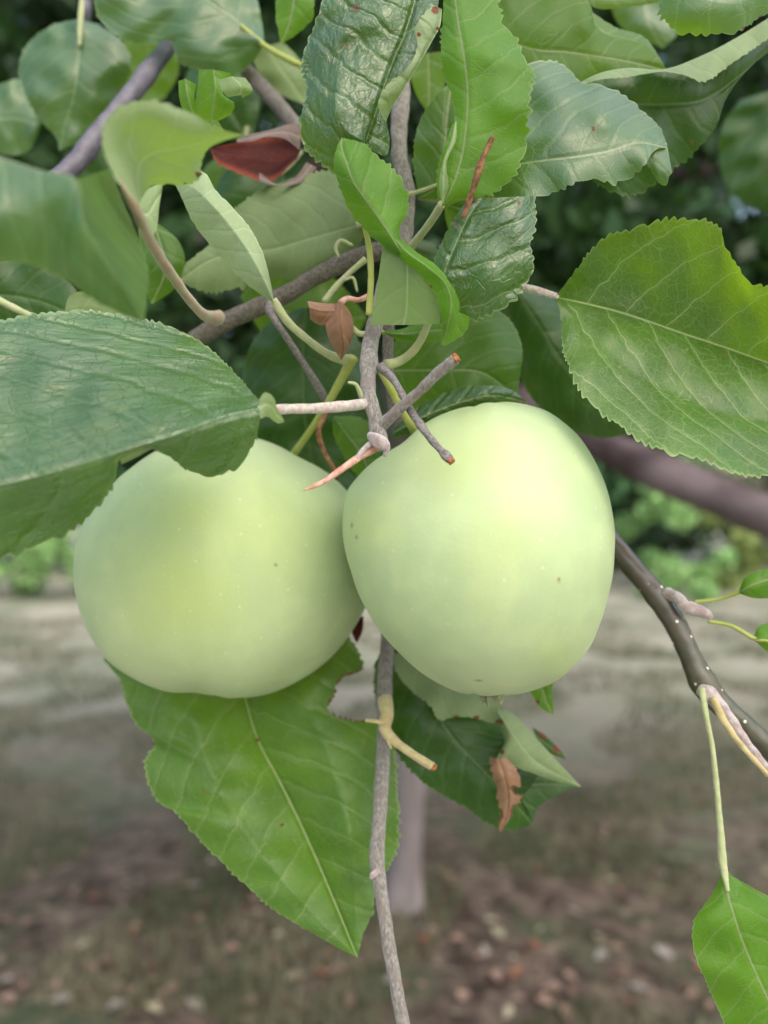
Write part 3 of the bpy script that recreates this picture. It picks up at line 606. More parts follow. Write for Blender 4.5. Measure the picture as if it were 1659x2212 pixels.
leaf('large dark leaf with a pale rolled upper edge, upper right', M['leaf_dark'],
     [{'rails': [[(1240, 186, 21.6), (1300, 165, 21.6), (1370, 155, 21.6), (1450, 155, 21.6), (1520, 150, 21.8), (1590, 120, 22), (1690, 50, 22.4)],
                 [(1240, 240, 22.0), (1300, 230, 21.9), (1370, 225, 21.9), (1440, 225, 21.9), (1520, 215, 22), (1590, 170, 22.2), (1690, 80, 22.5)],
                 [(1240, 340, 22.4), (1300, 400, 22.4), (1370, 418, 22.4), (1440, 370, 22.4), (1500, 325, 22.4), (1545, 272, 22.4), (1570, 210, 22.4), (1625, 140, 22.5), (1690, 95, 22.6)]], 'mid': 1, 'teeth': 'R', 'bow': 0.15},
      {'rails': [[(1242, 184, 21.5), (1295, 158, 21.3), (1355, 147, 21.2), (1435, 149, 21.2), (1512, 122, 21.4), (1590, 82, 21.7), (1690, 20, 22.1)],
                 [(1246, 188, 21.4), (1295, 172, 21.1), (1360, 165, 21.0), (1430, 155, 21.0), (1480, 162, 20.9), (1520, 174, 20.9), (1575, 140, 21.2), (1625, 105, 21.5), (1690, 60, 22)]], 'side': 'under', 'teeth': 'R', 'mid': 0, 'bow': 0.15, 'ta': 0.07}], d=21.8)
leaf('dark leaf with a sunlit yellow top, behind the upright leaf at the top edge', M['leaf_yellow'],
     [{'rails': [[(1040, 0, 22.5), (1100, -50, 22.5), (1180, -45, 22.6), (1250, -20, 22.6), (1278, 20, 22.6), (1284, 50, 22.5), (1310, 74, 22.5), (1350, 84, 22.5), (1395, 98, 22.5), (1425, 125, 22.5), (1438, 150, 22.5)],
                 [(1040, 60, 22.2), (1100, 90, 22.2), (1160, 108, 22.1), (1220, 112, 22.1), (1290, 122, 22.1), (1350, 132, 22.2), (1438, 151, 22.5)],
                 [(1040, 140, 22.5), (1100, 200, 22.5), (1180, 220, 22.5), (1260, 220, 22.5), (1340, 200, 22.5), (1400, 180, 22.5), (1438, 153, 22.5)]], 'bow': 0.2, 'teeth': 'L', 'ta': 0.03}], d=22.3)
leaf('olive leaf edge peeping out behind the leaf with the sunlit yellow top', M['leaf_olive'],
     [{'rails': [[(1270, 20, 23.5), (1330, 60, 23.5), (1390, 80, 23.5), (1440, 150, 23.5)], [(1280, 80, 23.2), (1330, 110, 23.2), (1390, 130, 23.3), (1440, 155, 23.5)]], 'teeth': 'L', 'ta': 0.03}], d=23.3)
leaf('thin strip of a yellow green leaf crossing the top edge on the right', M['leaf_yellow'],
     [{'rails': [[(1270, -30, 24), (1340, -20, 24), (1440, -30, 24)], [(1262, 0, 24), (1290, 18, 24), (1350, 16, 24), (1430, 2, 24), (1470, -20, 24)]], 'teeth': ''}], d=24)
leaf('blurred smooth pale green leaf at the top edge, left of the corner leaf', M['leaf_sheen'],
     [{'rails': [[(1330, -60, 32), (1322, 20, 32), (1345, 62, 32), (1400, 90, 32), (1432, 104, 32)], [(1400, -60, 31.6), (1395, 0, 31.6), (1405, 50, 31.6), (1432, 104, 32)], [(1470, -60, 32), (1490, 20, 32), (1470, 65, 32), (1434, 104, 32)]], 'teeth': ''}], d=32)
leaf('light green leaf with finely toothed lower edge and a brown notch, top right corner', M['leaf_sheen'],
     [{'rails': [[(1440, -90, 19.4), (1425, -20, 19.4), (1430, 30, 19.4), (1460, 62, 19.3), (1510, 71, 19.3), (1560, 70, 19.3), (1600, 62, 19.3), (1635, 40, 19.4), (1700, 10, 19.6)],
                 [(1460, -90, 18.8), (1500, -40, 18.8), (1540, -10, 18.8), (1600, -5, 18.9), (1640, -20, 19), (1700, -30, 19.2)]], 'mid': 1, 'teeth': 'L', 'ta': 0.08, 'spots': [(1645, 38, 10), (1608, 56, 5)]}], d=19)
leaf('blurred round dark green leaf at the right edge above the big veined leaf', M['leaf_dark'],
     [{'rails': [[(1600, 215, 38), (1562, 270, 38), (1553, 340, 38), (1575, 410, 38), (1640, 455, 38), (1720, 470, 38)],
                 [(1680, 190, 37), (1670, 270, 37), (1670, 340, 37), (1680, 400, 37), (1720, 460, 37)],
                 [(1760, 200, 38), (1790, 270, 38), (1800, 340, 38), (1780, 420, 38), (1730, 470, 38)]], 'teeth': ''}], d=37.5)
leaf('big flat veined leaf reaching in from the right edge above the right apple', M['leaf_big'],
     [{'rails': [[(1200, 640, 21.0), (1240, 592, 20.6), (1285, 536, 20.3), (1320, 510, 20.1), (1370, 500, 19.9), (1420, 482, 19.7), (1470, 477, 19.6), (1530, 481, 19.5), (1556, 500, 19.5), (1566, 535, 19.6), (1590, 572, 19.7), (1622, 615, 19.7), (1665, 626, 19.7), (1740, 680, 20.0), (1850, 830, 20.6)],
                 [(1200, 640, 21.0), (1290, 612, 20.9), (1380, 592, 20.7), (1460, 592, 20.5), (1540, 625, 20.5), (1620, 680, 20.5), (1700, 740, 20.5), (1850, 835, 20.6)],
                 [(1200, 642, 21.1), (1260, 655, 21.1), (1330, 672, 21.1), (1400, 694, 21.1), (1480, 722, 21.1), (1570, 752, 21.1), (1660, 784, 21.1), (1750, 812, 21.0), (1850, 838, 20.9)]],
       'mid': 2, 'teeth': 'L', 'ta': 0.085, 'bow': -0.05, 'wave': 0.07},
      {'rails': [[(1200, 642, 21.1), (1260, 655, 21.1), (1330, 672, 21.1), (1400, 694, 21.1), (1480, 722, 21.1), (1570, 752, 21.1), (1660, 784, 21.1), (1750, 812, 21.0), (1850, 838, 20.9)],
                 [(1200, 645, 21.0), (1255, 700, 20.6), (1310, 755, 20.3), (1380, 810, 20.1), (1460, 850, 20.0), (1550, 885, 20.0), (1650, 905, 20.0), (1750, 890, 20.2), (1850, 842, 20.8)],
                 [(1200, 648, 21.0), (1210, 672, 20.8), (1214, 700, 20.7), (1218, 745, 20.3), (1238, 805, 19.8), (1262, 850, 19.4), (1300, 890, 19.1), (1345, 920, 18.9), (1385, 950, 18.8), (1450, 975, 18.6), (1520, 990, 18.5), (1565, 1012, 18.4), (1615, 1025, 18.4), (1680, 1020, 18.6), (1760, 960, 19.2), (1850, 845, 20.6)]],
       'mid': 0, 'teeth': 'R', 'ta': 0.095, 'bow': 0.10, 'wave': 0.06}],
     [(1118, 617, 21.3, 16), (1160, 628, 21.2, 17), (1206, 642, 21.05, 13)], M['petiole_pink'], d=20.5)
leaf('dark rumpled leaf with a chewed brown top edge, left of the big veined leaf', M['leaf_gloss'],
     [{'rails': [[(952, 605, 19.3), (940, 570, 19.4), (955, 525, 19.5), (972, 490, 19.5), (990, 460, 19.5), (1004, 440, 19.5)],
                 [(955, 600, 19.2), (968, 565, 19.1), (985, 525, 19.0), (1000, 490, 19.0), (1018, 458, 19.1), (1040, 428, 19.2)],
                 [(960, 608, 19.2), (1000, 610, 19.0), (1050, 580, 18.8), (1080, 540, 18.8), (1100, 490, 18.9), (1110, 425, 19.1)],
                 [(966, 640, 19.2), (990, 688, 19.2), (1050, 678, 19.1), (1100, 652, 19.1), (1128, 618, 19.1), (1148, 590, 19.1), (1150, 560, 19.1), (1144, 525, 19.1), (1155, 480, 19.2), (1153, 424, 19.3)]],
       'mid': 1, 'ta': 0.08, 'wave': 0.12, 'spots': [(1020, 435, 9), (1060, 428, 5), (1100, 420, 8), (1120, 438, 6), (985, 485, 6)]}],
     [(952, 600, 19.4, 11), (935, 650, 19.8, 13), (925, 700, 20.2, 15), (895, 755, 20.6, 17), (860, 782, 20.8, 20), (832, 788, 20.6, 24)], M['petiole'], d=19.1)
leaf('mid green leaf hanging above the right apple, behind the petioles', M['leaf'],
     [{'rails': [[(850, 740, 23.4), (900, 690, 23.5), (960, 660, 23.6), (1030, 655, 23.7), (1085, 678, 23.8), (1115, 715, 23.8), (1128, 765, 23.8), (1122, 810, 23.8), (1118, 858, 23.8)],
                 [(850, 800, 23.2), (900, 800, 23.0), (960, 800, 22.9), (1040, 805, 23), (1118, 860, 23.7)],
                 [(850, 850, 23.5), (900, 900, 23.5), (980, 920, 23.5), (1060, 910, 23.5), (1118, 864, 23.8)]], 'bow': 0.2, 'teeth': 'L', 'ta': 0.05}], d=23.3)
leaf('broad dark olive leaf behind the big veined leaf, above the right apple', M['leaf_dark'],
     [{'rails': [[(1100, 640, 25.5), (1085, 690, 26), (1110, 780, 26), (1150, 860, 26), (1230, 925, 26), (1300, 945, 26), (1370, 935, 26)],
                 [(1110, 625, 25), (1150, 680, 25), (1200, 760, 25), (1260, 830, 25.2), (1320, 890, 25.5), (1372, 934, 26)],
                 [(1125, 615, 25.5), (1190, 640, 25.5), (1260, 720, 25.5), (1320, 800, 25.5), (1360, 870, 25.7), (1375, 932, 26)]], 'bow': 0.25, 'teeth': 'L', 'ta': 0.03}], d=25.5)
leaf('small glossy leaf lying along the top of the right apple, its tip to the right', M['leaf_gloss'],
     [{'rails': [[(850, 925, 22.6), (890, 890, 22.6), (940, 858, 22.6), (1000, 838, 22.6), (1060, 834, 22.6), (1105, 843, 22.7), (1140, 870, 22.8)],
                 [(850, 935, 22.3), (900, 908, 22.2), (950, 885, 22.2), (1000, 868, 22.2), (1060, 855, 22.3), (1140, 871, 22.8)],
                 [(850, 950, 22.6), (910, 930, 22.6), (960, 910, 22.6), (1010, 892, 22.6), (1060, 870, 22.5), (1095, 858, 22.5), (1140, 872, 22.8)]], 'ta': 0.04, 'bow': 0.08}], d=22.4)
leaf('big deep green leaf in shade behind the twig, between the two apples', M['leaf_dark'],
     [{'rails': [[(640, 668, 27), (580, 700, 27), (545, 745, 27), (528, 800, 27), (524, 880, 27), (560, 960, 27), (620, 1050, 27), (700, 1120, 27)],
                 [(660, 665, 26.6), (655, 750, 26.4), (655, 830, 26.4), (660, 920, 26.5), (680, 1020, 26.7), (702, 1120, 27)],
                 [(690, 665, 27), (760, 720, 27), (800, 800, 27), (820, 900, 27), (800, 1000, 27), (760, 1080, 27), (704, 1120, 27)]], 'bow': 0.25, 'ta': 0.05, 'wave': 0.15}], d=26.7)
leaf('small shaded leaf tucked behind the woody spur, just left of the right apple', M['leaf'],
     [{'rails': [[(718, 905, 24), (722, 940, 24), (745, 985, 24), (775, 1030, 24), (800, 1060, 24)], [(720, 900, 23.7), (750, 940, 23.7), (785, 990, 23.7), (805, 1060, 24)], [(724, 898, 24), (780, 905, 24), (815, 940, 24), (820, 1000, 24), (808, 1060, 24)]], 'bow': 0.1}],
     None, d=24)
leaf('slim green leaf beside the woody twig, just under the curled centre leaf', M['leaf_bright'],
     [{'rails': [[(828, 715, 20.9), (860, 712, 20.8), (910, 700, 20.8), (960, 698, 21)], [(828, 718, 20.7), (870, 722, 20.6), (920, 716, 20.7), (965, 712, 21)], [(828, 720, 20.9), (860, 735, 20.8), (910, 740, 20.8), (965, 735, 21)]], 'ta': 0.03}],
     [(806, 700, 20.4, 8), (828, 718, 20.8, 8), (870, 722, 20.62, 6)], M['stem_green'], d=20.8)
leaf('large mid green leaf with a bitten edge hanging below the left apple', M['leaf_hanging'],
     [{'rails': [[(470, 1300, 27.0), (330, 1350, 26.2), (232, 1425, 25.5), (262, 1470, 25.2), (275, 1520, 24.8), (300, 1568, 24.5), (328, 1592, 24.2), (335, 1612, 24.2), (317, 1640, 24), (320, 1685, 23.8), (348, 1735, 23.6), (378, 1752, 23.4), (430, 1810, 23.2), (485, 1865, 23.0), (545, 1922, 22.8), (605, 1972, 22.6), (660, 2005, 22.5), (722, 2042, 22.4), (772, 2068, 22.3)],
                 [(480, 1300, 26.6), (440, 1400, 25.6), (420, 1500, 24.6), (430, 1600, 23.9), (470, 1700, 23.4), (530, 1800, 23), (600, 1890, 22.7), (680, 1980, 22.5), (772, 2068, 22.3)],
                 [(490, 1300, 27.3), (510, 1400, 26.3), (528, 1500, 25.5), (558, 1600, 24.9), (600, 1680, 24.4), (645, 1770, 24.0), (690, 1870, 23.5), (730, 1965, 22.9), (772, 2068, 22.3)],
                 [(500, 1300, 26.4), (580, 1400, 25.4), (650, 1500, 24.6), (700, 1600, 24.0), (730, 1700, 23.6), (755, 1800, 23.1), (765, 1900, 22.8), (768, 1980, 22.6), (772, 2068, 22.3)],
                 [(520, 1300, 26.8), (680, 1330, 26.3), (765, 1395, 25.8), (785, 1450, 25.5), (830, 1530, 25.2), (848, 1600, 24.8), (853, 1660, 24.6), (858, 1750, 24.1), (855, 1830, 23.8), (832, 1880, 23.4), (812, 1920, 23.0), (802, 1975, 22.7), (786, 2010, 22.5), (772, 2070, 22.3)]],
       'mid': 2, 'ta': 0.095, 'wave': 0.06, 'bow': 0.05,
       'holes': [[(860, 1380), (795, 1420), (778, 1452), (742, 1462), (728, 1480), (728, 1500), (712, 1518), (716, 1536), (738, 1548), (775, 1556), (830, 1552), (900, 1560), (900, 1380)]],
       'spots': [(608, 1782, 6), (555, 1598, 6), (333, 1608, 8)]}], d=24)
leaf('chewed dark leaf under the right apple, tip folded to show its pale underside', M['leaf_dark'],
     [{'rails': [[(835, 1380, 26.5), (812, 1440, 26.3), (815, 1520, 26), (845, 1600, 25.5), (880, 1652, 25.2), (930, 1700, 25), (1000, 1738, 24.8), (1060, 1778, 24.6), (1110, 1791, 24.6), (1142, 1784, 24.6)],
                 [(880, 1380, 26), (900, 1440, 25.7), (930, 1520, 25.4), (975, 1590, 25), (1030, 1650, 24.7), (1080, 1700, 24.5), (1120, 1745, 24.5), (1148, 1778, 24.6)],
                 [(930, 1380, 26.5), (1000, 1430, 26), (1060, 1490, 25.6), (1100, 1560, 25.2), (1130, 1620, 25), (1165, 1680, 24.9), (1165, 1730, 24.8), (1150, 1775, 24.6)]], 'bow': 0.1, 'teeth': 'L', 'ta': 0.06},
      {'rails': [[(1150, 1770, 24.5), (1160, 1745, 24.6), (1195, 1722, 24.7), (1225, 1706, 24.8), (1254, 1698, 24.9)], [(1080, 1640, 25), (1120, 1650, 25), (1180, 1670, 25), (1220, 1690, 25), (1254, 1697, 25)]], 'teeth': '', 'wave': 0.03},
      {'rails': [[(845, 1415, 25.2), (865, 1465, 25.0), (900, 1500, 24.8), (930, 1522, 24.6), (948, 1552, 24.5), (985, 1548, 24.4), (1020, 1548, 24.3), (1055, 1558, 24.3), (1078, 1562, 24.3)],
                 [(880, 1400, 25.4), (930, 1440, 25.2), (990, 1470, 25), (1040, 1490, 24.8), (1085, 1510, 24.6)]], 'side': 'under', 'teeth': 'L', 'ta': 0.05, 'mid': 1, 'spots': [(985, 1550, 9), (1030, 1550, 9), (1075, 1560, 9)]},
      {'rails': [[(1076, 1528, 24.2), (1108, 1542, 24.1), (1150, 1585, 24.0), (1200, 1640, 24.1), (1254, 1698, 24.5)],
                 [(1076, 1540, 23.9), (1110, 1590, 23.7), (1150, 1640, 23.8), (1200, 1672, 24.0), (1254, 1699, 24.5)],
                 [(1076, 1550, 24.2), (1090, 1600, 24.0), (1075, 1640, 23.9), (1105, 1652, 23.9), (1145, 1668, 23.9), (1190, 1684, 24.1), (1254, 1700, 24.5)]], 'side': 'under', 'teeth': 'R', 'mid': 1, 'ta': 0.04, 'spots': [(1080, 1560, 9), (1085, 1625, 7), (1175, 1605, 6)]},
      {'rails': [[(1150, 1570, 24.6), (1180, 1590, 24.6), (1215, 1625, 24.6)], [(1160, 1600, 24.5), (1185, 1625, 24.5), (1222, 1640, 24.6)]], 'teeth': '', 'spots': [(1175, 1585, 14), (1205, 1615, 14)]}], d=24.8)
leaf('crumpled golden brown dead fragment hanging on the chewed dark leaf', M['dead_brown'],
     [{'rails': [[(1058, 1636, 23.7), (1064, 1665, 23.5), (1074, 1700, 23.4), (1080, 1745, 23.5), (1078, 1792, 23.8)], [(1080, 1640, 23.3), (1092, 1680, 23.1), (1100, 1720, 23.2), (1094, 1770, 23.5), (1080, 1798, 23.8)], [(1092, 1634, 23.6), (1112, 1660, 23.5), (1124, 1690, 23.5), (1118, 1735, 23.6), (1082, 1798, 23.8)]], 'ta': 0.2, 'tsp': 0.34, 'wave': 0.3, 'bow': 0.25, 'holes': [[(1108, 1700), (1130, 1706), (1130, 1716), (1112, 1712)], [(1060, 1760), (1082, 1752), (1084, 1762), (1068, 1790)], [(1110, 1742), (1125, 1735), (1120, 1770), (1104, 1765)]]}],
     name='dead_leaf', cat='dead leaf', d=23.5)
leaf('small green leaf tip with a brown rim, peeping out below the right apple', M['leaf_bright'],
     [{'rails': [[(1130, 1480, 24.4), (1150, 1500, 24.3), (1165, 1525, 24.2), (1192, 1544, 24.2)], [(1150, 1440, 24.4), (1190, 1470, 24.3), (1192, 1500, 24.2), (1196, 1544, 24.2)]], 'ta': 0.04, 'spots': [(1160, 1518, 8)]}], d=24.3)
leaf('light green veined leaf hanging on a long stalk in the bottom right corner', M['leaf_bright'],
     [{'rails': [[(1560, 1866, 20.5), (1552, 1905, 20.4), (1530, 1945, 20.3), (1505, 1980, 20.2), (1497, 2015, 20.1), (1502, 2060, 20), (1522, 2110, 19.9), (1550, 2175, 19.9), (1590, 2260, 19.9), (1680, 2360, 20)],
                 [(1562, 1866, 20.4), (1570, 1920, 20.1), (1585, 1975, 19.9), (1603, 2030, 19.8), (1630, 2095, 19.7), (1660, 2160, 19.7), (1700, 2240, 19.8), (1760, 2350, 20)],
                 [(1564, 1866, 20.5), (1580, 1890, 20.5), (1620, 1915, 20.6), (1662, 1938, 20.7), (1720, 1970, 20.7), (1770, 2040, 20.7), (1800, 2150, 20.6), (1790, 2280, 20.4), (1765, 2350, 20.1)]], 'ta': 0.03, 'tsp': 0.2, 'bow': 0.15}],
     [(1516, 1488, 21.6, 15), (1524, 1540, 21.2, 12), (1538, 1610, 21.0, 11), (1548, 1700, 20.8, 12), (1556, 1790, 20.6, 14), (1562, 1868, 20.4, 17), (1572, 1925, 20.05, 9)], M['petiole'], d=20)
leaf('small leaf at the right edge, on the upper stalk from the olive branch', M['leaf_bright'],
     [{'rails': [[(1596, 1278, 21.5), (1608, 1250, 21.5), (1640, 1232, 21.5), (1700, 1220, 21.5)], [(1596, 1280, 21.3), (1630, 1262, 21.2), (1700, 1240, 21.3)], [(1596, 1282, 21.5), (1630, 1292, 21.5), (1700, 1290, 21.5)]], 'teeth': ''}],
     [(1500, 1300, 22, 8), (1550, 1294, 21.8, 8), (1598, 1279, 21.4, 8), (1630, 1262, 21.2, 5)], M['stem_green'], d=21.4)
leaf('small leaf at the right edge, on the lower stalk from the olive branch', M['leaf_bright'],
     [{'rails': [[(1628, 1378, 21.5), (1640, 1352, 21.5), (1700, 1340, 21.5)], [(1628, 1380, 21.3), (1660, 1385, 21.2), (1710, 1395, 21.3)], [(1628, 1382, 21.5), (1660, 1410, 21.5), (1710, 1440, 21.5)]], 'teeth': ''}],
     [(1530, 1342, 22, 8), (1580, 1352, 21.8, 9), (1630, 1380, 21.4, 9), (1660, 1385, 21.2, 5)], M['stem_green'], d=21.4)
leaf('large blurred dark leaf along the top edge, above the dark diagonal branch', M['leaf_sheen'],
     [{'rails': [[(572, 96, 27.5), (566, 50, 27.6), (556, 0, 27.8), (520, -80, 28), (440, -140, 28)],
                 [(570, 96, 27), (530, 60, 27), (490, 30, 27), (450, 0, 27), (400, -60, 27.3), (340, -120, 27.5)],
                 [(572, 98, 27.2), (505, 100, 27), (440, 90, 26.8), (380, 50, 26.8), (320, 0, 27), (290, -90, 27.3)],
                 [(570, 100, 27.5), (548, 130, 27.4), (500, 165, 27.3), (440, 152, 27.2), (385, 130, 27.1), (370, 88, 27.1), (330, 92, 27.1), (290, 92, 27.1), (250, 72, 27.1), (215, 38, 27.2), (205, -10, 27.3), (230, -90, 27.5)]], 'mid': 1, 'teeth': 'R', 'ta': 0.05, 'bow': 0.1}],
     [(520, 55, 27, 8), (568, 96, 27.1, 12), (610, 122, 26.5, 13), (650, 142, 26, 13)], M['stem_green'], d=27)
leaf('blurred round leaf with a pale midrib hanging from the top edge, left', M['leaf_sheen'],
     [{'rails': [[(173, 40, 30), (110, 58, 30), (62, 95, 30), (42, 150, 30), (62, 215, 30), (90, 262, 30), (122, 298, 30), (128, 325, 30)],
                 [(174, 40, 29.6), (173, 100, 29.5), (168, 160, 29.4), (155, 220, 29.5), (140, 270, 29.7), (129, 325, 30)],
                 [(176, 40, 30), (225, 62, 30), (268, 100, 30), (278, 150, 30), (258, 200, 30), (220, 250, 30), (175, 300, 30), (131, 325, 30)]], 'ta': 0.10, 'bow': 0.2}],
     [(178, -60, 30, 10), (177, 0, 30, 10), (174, 45, 29.7, 12), (172, 100, 29.45, 7)], M['petiole'], d=29.6)
leaf('blurred bluish green leaf on the left edge, below the round one', M['leaf_sheen'],
     [{'rails': [[(-80, 190, 34), (0, 180, 34), (45, 172, 34), (72, 215, 34), (88, 262, 34)], [(-80, 300, 34), (-20, 325, 34), (30, 336, 34), (65, 322, 34), (88, 270, 34)]], 'teeth': '', 'bow': 0.4}], d=34)
leaf('small crinkled green leaf with a yellow lit flap, above the red dead leaf', M['leaf_bright'],
     [{'rails': [[(385, 175, 21), (388, 215, 21), (400, 250, 21.2), (415, 270, 21.4)], [(400, 170, 20.8), (405, 205, 20.8), (415, 240, 21), (425, 262, 21.2)], [(424, 182, 21), (420, 215, 21), (428, 250, 21.2), (450, 270, 21.4)]], 'ta': 0.06, 'teeth': ''},
      {'rails': [[(430, 150, 21.2), (428, 190, 21.2), (422, 240, 21.3), (430, 275, 21.5)], [(460, 150, 20.7), (465, 190, 20.7), (460, 230, 20.9), (455, 270, 21.2)], [(500, 158, 21), (480, 200, 20.8), (505, 225, 21), (498, 245, 21.2), (470, 262, 21.4)]], 'ta': 0.05, 'wave': 0.15},
      {'rails': [[(472, 172, 20.6), (480, 195, 20.4), (492, 210, 20.4)], [(500, 165, 20.4), (520, 185, 20.3), (520, 205, 20.4)], [(530, 168, 20.6), (545, 195, 20.6), (524, 212, 20.6)]], 'side': 'under', 'ta': 0.06, 'wave': 0.1},
      {'rails': [[(455, 258, 21), (470, 262, 21), (482, 280, 21)], [(462, 280, 21), (472, 290, 21), (484, 288, 21)]], 'teeth': ''}], d=21)
leaf('curled dark red dead leaf with a greyish pink rim, upper left of the centre', M['dead_red'],
     [{'rails': [[(640, 345, 24), (580, 392, 24), (530, 378, 23.8), (490, 362, 23.7), (466, 345, 23.7), (455, 325, 23.8)],
                 [(650, 325, 24.8), (600, 345, 25), (560, 340, 25), (520, 335, 24.8), (480, 330, 24.2), (455, 322, 23.8)],
                 [(655, 300, 25.2), (610, 290, 25.6), (570, 298, 25.6), (530, 305, 25.2), (490, 312, 24.5), (455, 320, 23.8)]], 'ta': 0.12, 'wave': 0.16, 'bow': -0.4, 'teeth': 'L'},
      {'rails': [[(512, 298, 24.2), (540, 290, 24), (580, 282, 24), (625, 268, 24), (650, 270, 24.2)],
                 [(512, 308, 24.1), (545, 305, 23.8), (575, 296, 23.8), (615, 300, 23.8), (648, 325, 24.1)]], 'side': 'under', 'teeth': '', 'wave': 0.06},
      {'rails': [[(560, 372, 23.9), (600, 398, 23.6), (640, 380, 23.9), (662, 350, 24.2)], [(560, 392, 23.7), (590, 400, 23.5), (650, 395, 23.8), (685, 362, 24.3)]], 'side': 'under', 'teeth': '', 'wave': 0.06}],
     name='dead_leaf', cat='dead leaf', d=24.2)
leaf('dry brown shrivelled leaf, folded like a pod, hanging left of the woody twig', M['dead_brown'],
     [{'rails': [[(724, 655, 20.4), (708, 680, 20.3), (704, 708, 20.2), (714, 740, 20.3), (735, 776, 20.6)],
                 [(735, 652, 20.1), (735, 685, 19.8), (738, 715, 19.8), (742, 745, 20), (737, 777, 20.5)],
                 [(740, 652, 20.4), (758, 678, 20.4), (764, 708, 20.4), (756, 745, 20.5), (739, 777, 20.6)]], 'teeth': '', 'wave': 0.05},
      {'rails': [[(740, 656, 20.5), (700, 655, 20.4), (664, 650, 20.3)], [(730, 672, 20.1), (695, 672, 20.0), (668, 665, 20)], [(724, 700, 20.3), (690, 702, 20.3), (670, 690, 20.3)]], 'teeth': '', 'wave': 0.06}],
     [(795, 640, 20.6, 12), (775, 648, 20.5, 11), (750, 645, 20.4, 12), (735, 655, 20.3, 16)], M['stub_red'], name='dead_leaf', cat='dead leaf', d=20.2)
leaf('pale leaf hanging from the top edge, left of the dark puckered leaf', M['leaf_bright'],
     [{'rails': [[(600, -60, 24), (596, 0, 24), (598, 40, 24), (606, 94, 24)], [(640, -60, 23.7), (635, 0, 23.7), (625, 50, 23.8), (607, 95, 24)], [(685, -60, 24), (678, 0, 24), (672, 40, 24), (645, 70, 24), (608, 95, 24)]], 'ta': 0.05}], d=24)
leaf('soft green leaf behind the grey twig, left of the tall upright leaf', M['leaf'],
     [{'rails': [[(905, 425, 22.4), (898, 380, 22.5), (895, 330, 22.6), (905, 270, 22.6), (925, 230, 22.6), (950, 200, 22.6), (975, 175, 22.7)], [(908, 428, 22.2), (945, 400, 22.2), (960, 330, 22.2), (965, 260, 22.4), (976, 175, 22.7)], [(912, 430, 22.4), (990, 420, 22.5), (1020, 340, 22.5), (1015, 250, 22.6), (978, 175, 22.7)]], 'ta': 0.06, 'mid': 1}],
     [(880, 420, 22, 10), (910, 412, 22.1, 9), (948, 398, 22.1, 7)], M['petiole'], d=22.4)
leaf('blurred pale leaf behind the top of the grey twig', M['leaf_yellow'],
     [{'rails': [[(890, 120, 26), (888, 170, 26), (905, 215, 26), (925, 245, 26)], [(960, 110, 26), (965, 160, 26), (955, 200, 26), (928, 246, 26)]], 'teeth': ''}], d=26)
leaf('blurred greyish leaf underside behind the brown diagonal twig, top left of centre', M['leaf_olive'],
     [{'rails': [[(540, 110, 30), (560, 160, 30), (600, 200, 30), (655, 225, 30)], [(610, 90, 30), (640, 120, 30), (665, 160, 30), (665, 222, 30)]], 'teeth': '', 'side': 'under'}], d=30)
leaf('blurred light green leaf between the reddish stalk and the dark gap, left of centre', M['leaf'],
     [{'rails': [[(300, 490, 24), (298, 560, 24), (310, 620, 24), (325, 655, 24)], [(330, 480, 23.7), (350, 540, 23.7), (355, 590, 23.7), (328, 656, 24)], [(345, 485, 24), (385, 520, 24), (400, 565, 24), (380, 620, 24), (330, 657, 24)]], 'teeth': ''}], d=24)
leaf('olive leaf with a thin edge above the large glossy leaf, left', M['leaf_olive'],
     [{'rails': [[(138, 680, 20), (150, 640, 20), (185, 628, 20), (240, 640, 20), (300, 690, 20)], [(140, 700, 20), (180, 715, 20), (240, 720, 20), (300, 710, 20)]], 'teeth': '', 'side': 'under'}], d=20)
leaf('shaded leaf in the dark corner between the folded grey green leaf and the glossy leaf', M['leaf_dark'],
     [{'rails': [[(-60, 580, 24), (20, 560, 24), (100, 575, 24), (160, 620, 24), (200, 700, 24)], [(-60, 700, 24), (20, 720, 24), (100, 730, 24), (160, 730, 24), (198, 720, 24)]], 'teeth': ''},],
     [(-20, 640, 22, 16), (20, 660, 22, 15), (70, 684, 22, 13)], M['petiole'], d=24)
leaf('green leaf in the shade behind the pale broad leaf, over the side branch', M['leaf'],
     [{'rails': [[(520, 640, 28), (560, 590, 28), (640, 570, 28), (720, 600, 28), (790, 680, 28)], [(540, 680, 28), (590, 750, 28), (660, 790, 28), (730, 780, 28), (792, 690, 28)]], 'teeth': 'R', 'ta': 0.04}], d=28)
leaf('dark leaf tip hanging in the gap between the bottoms of the two apples', M['dead_red'],
     [{'rails': [[(762, 1340, 25.6), (760, 1365, 25.5), (768, 1386, 25.5)], [(785, 1330, 25.6), (784, 1360, 25.5), (772, 1388, 25.5)]], 'teeth': ''}], name='dead_leaf', cat='dead leaf', d=25.5)
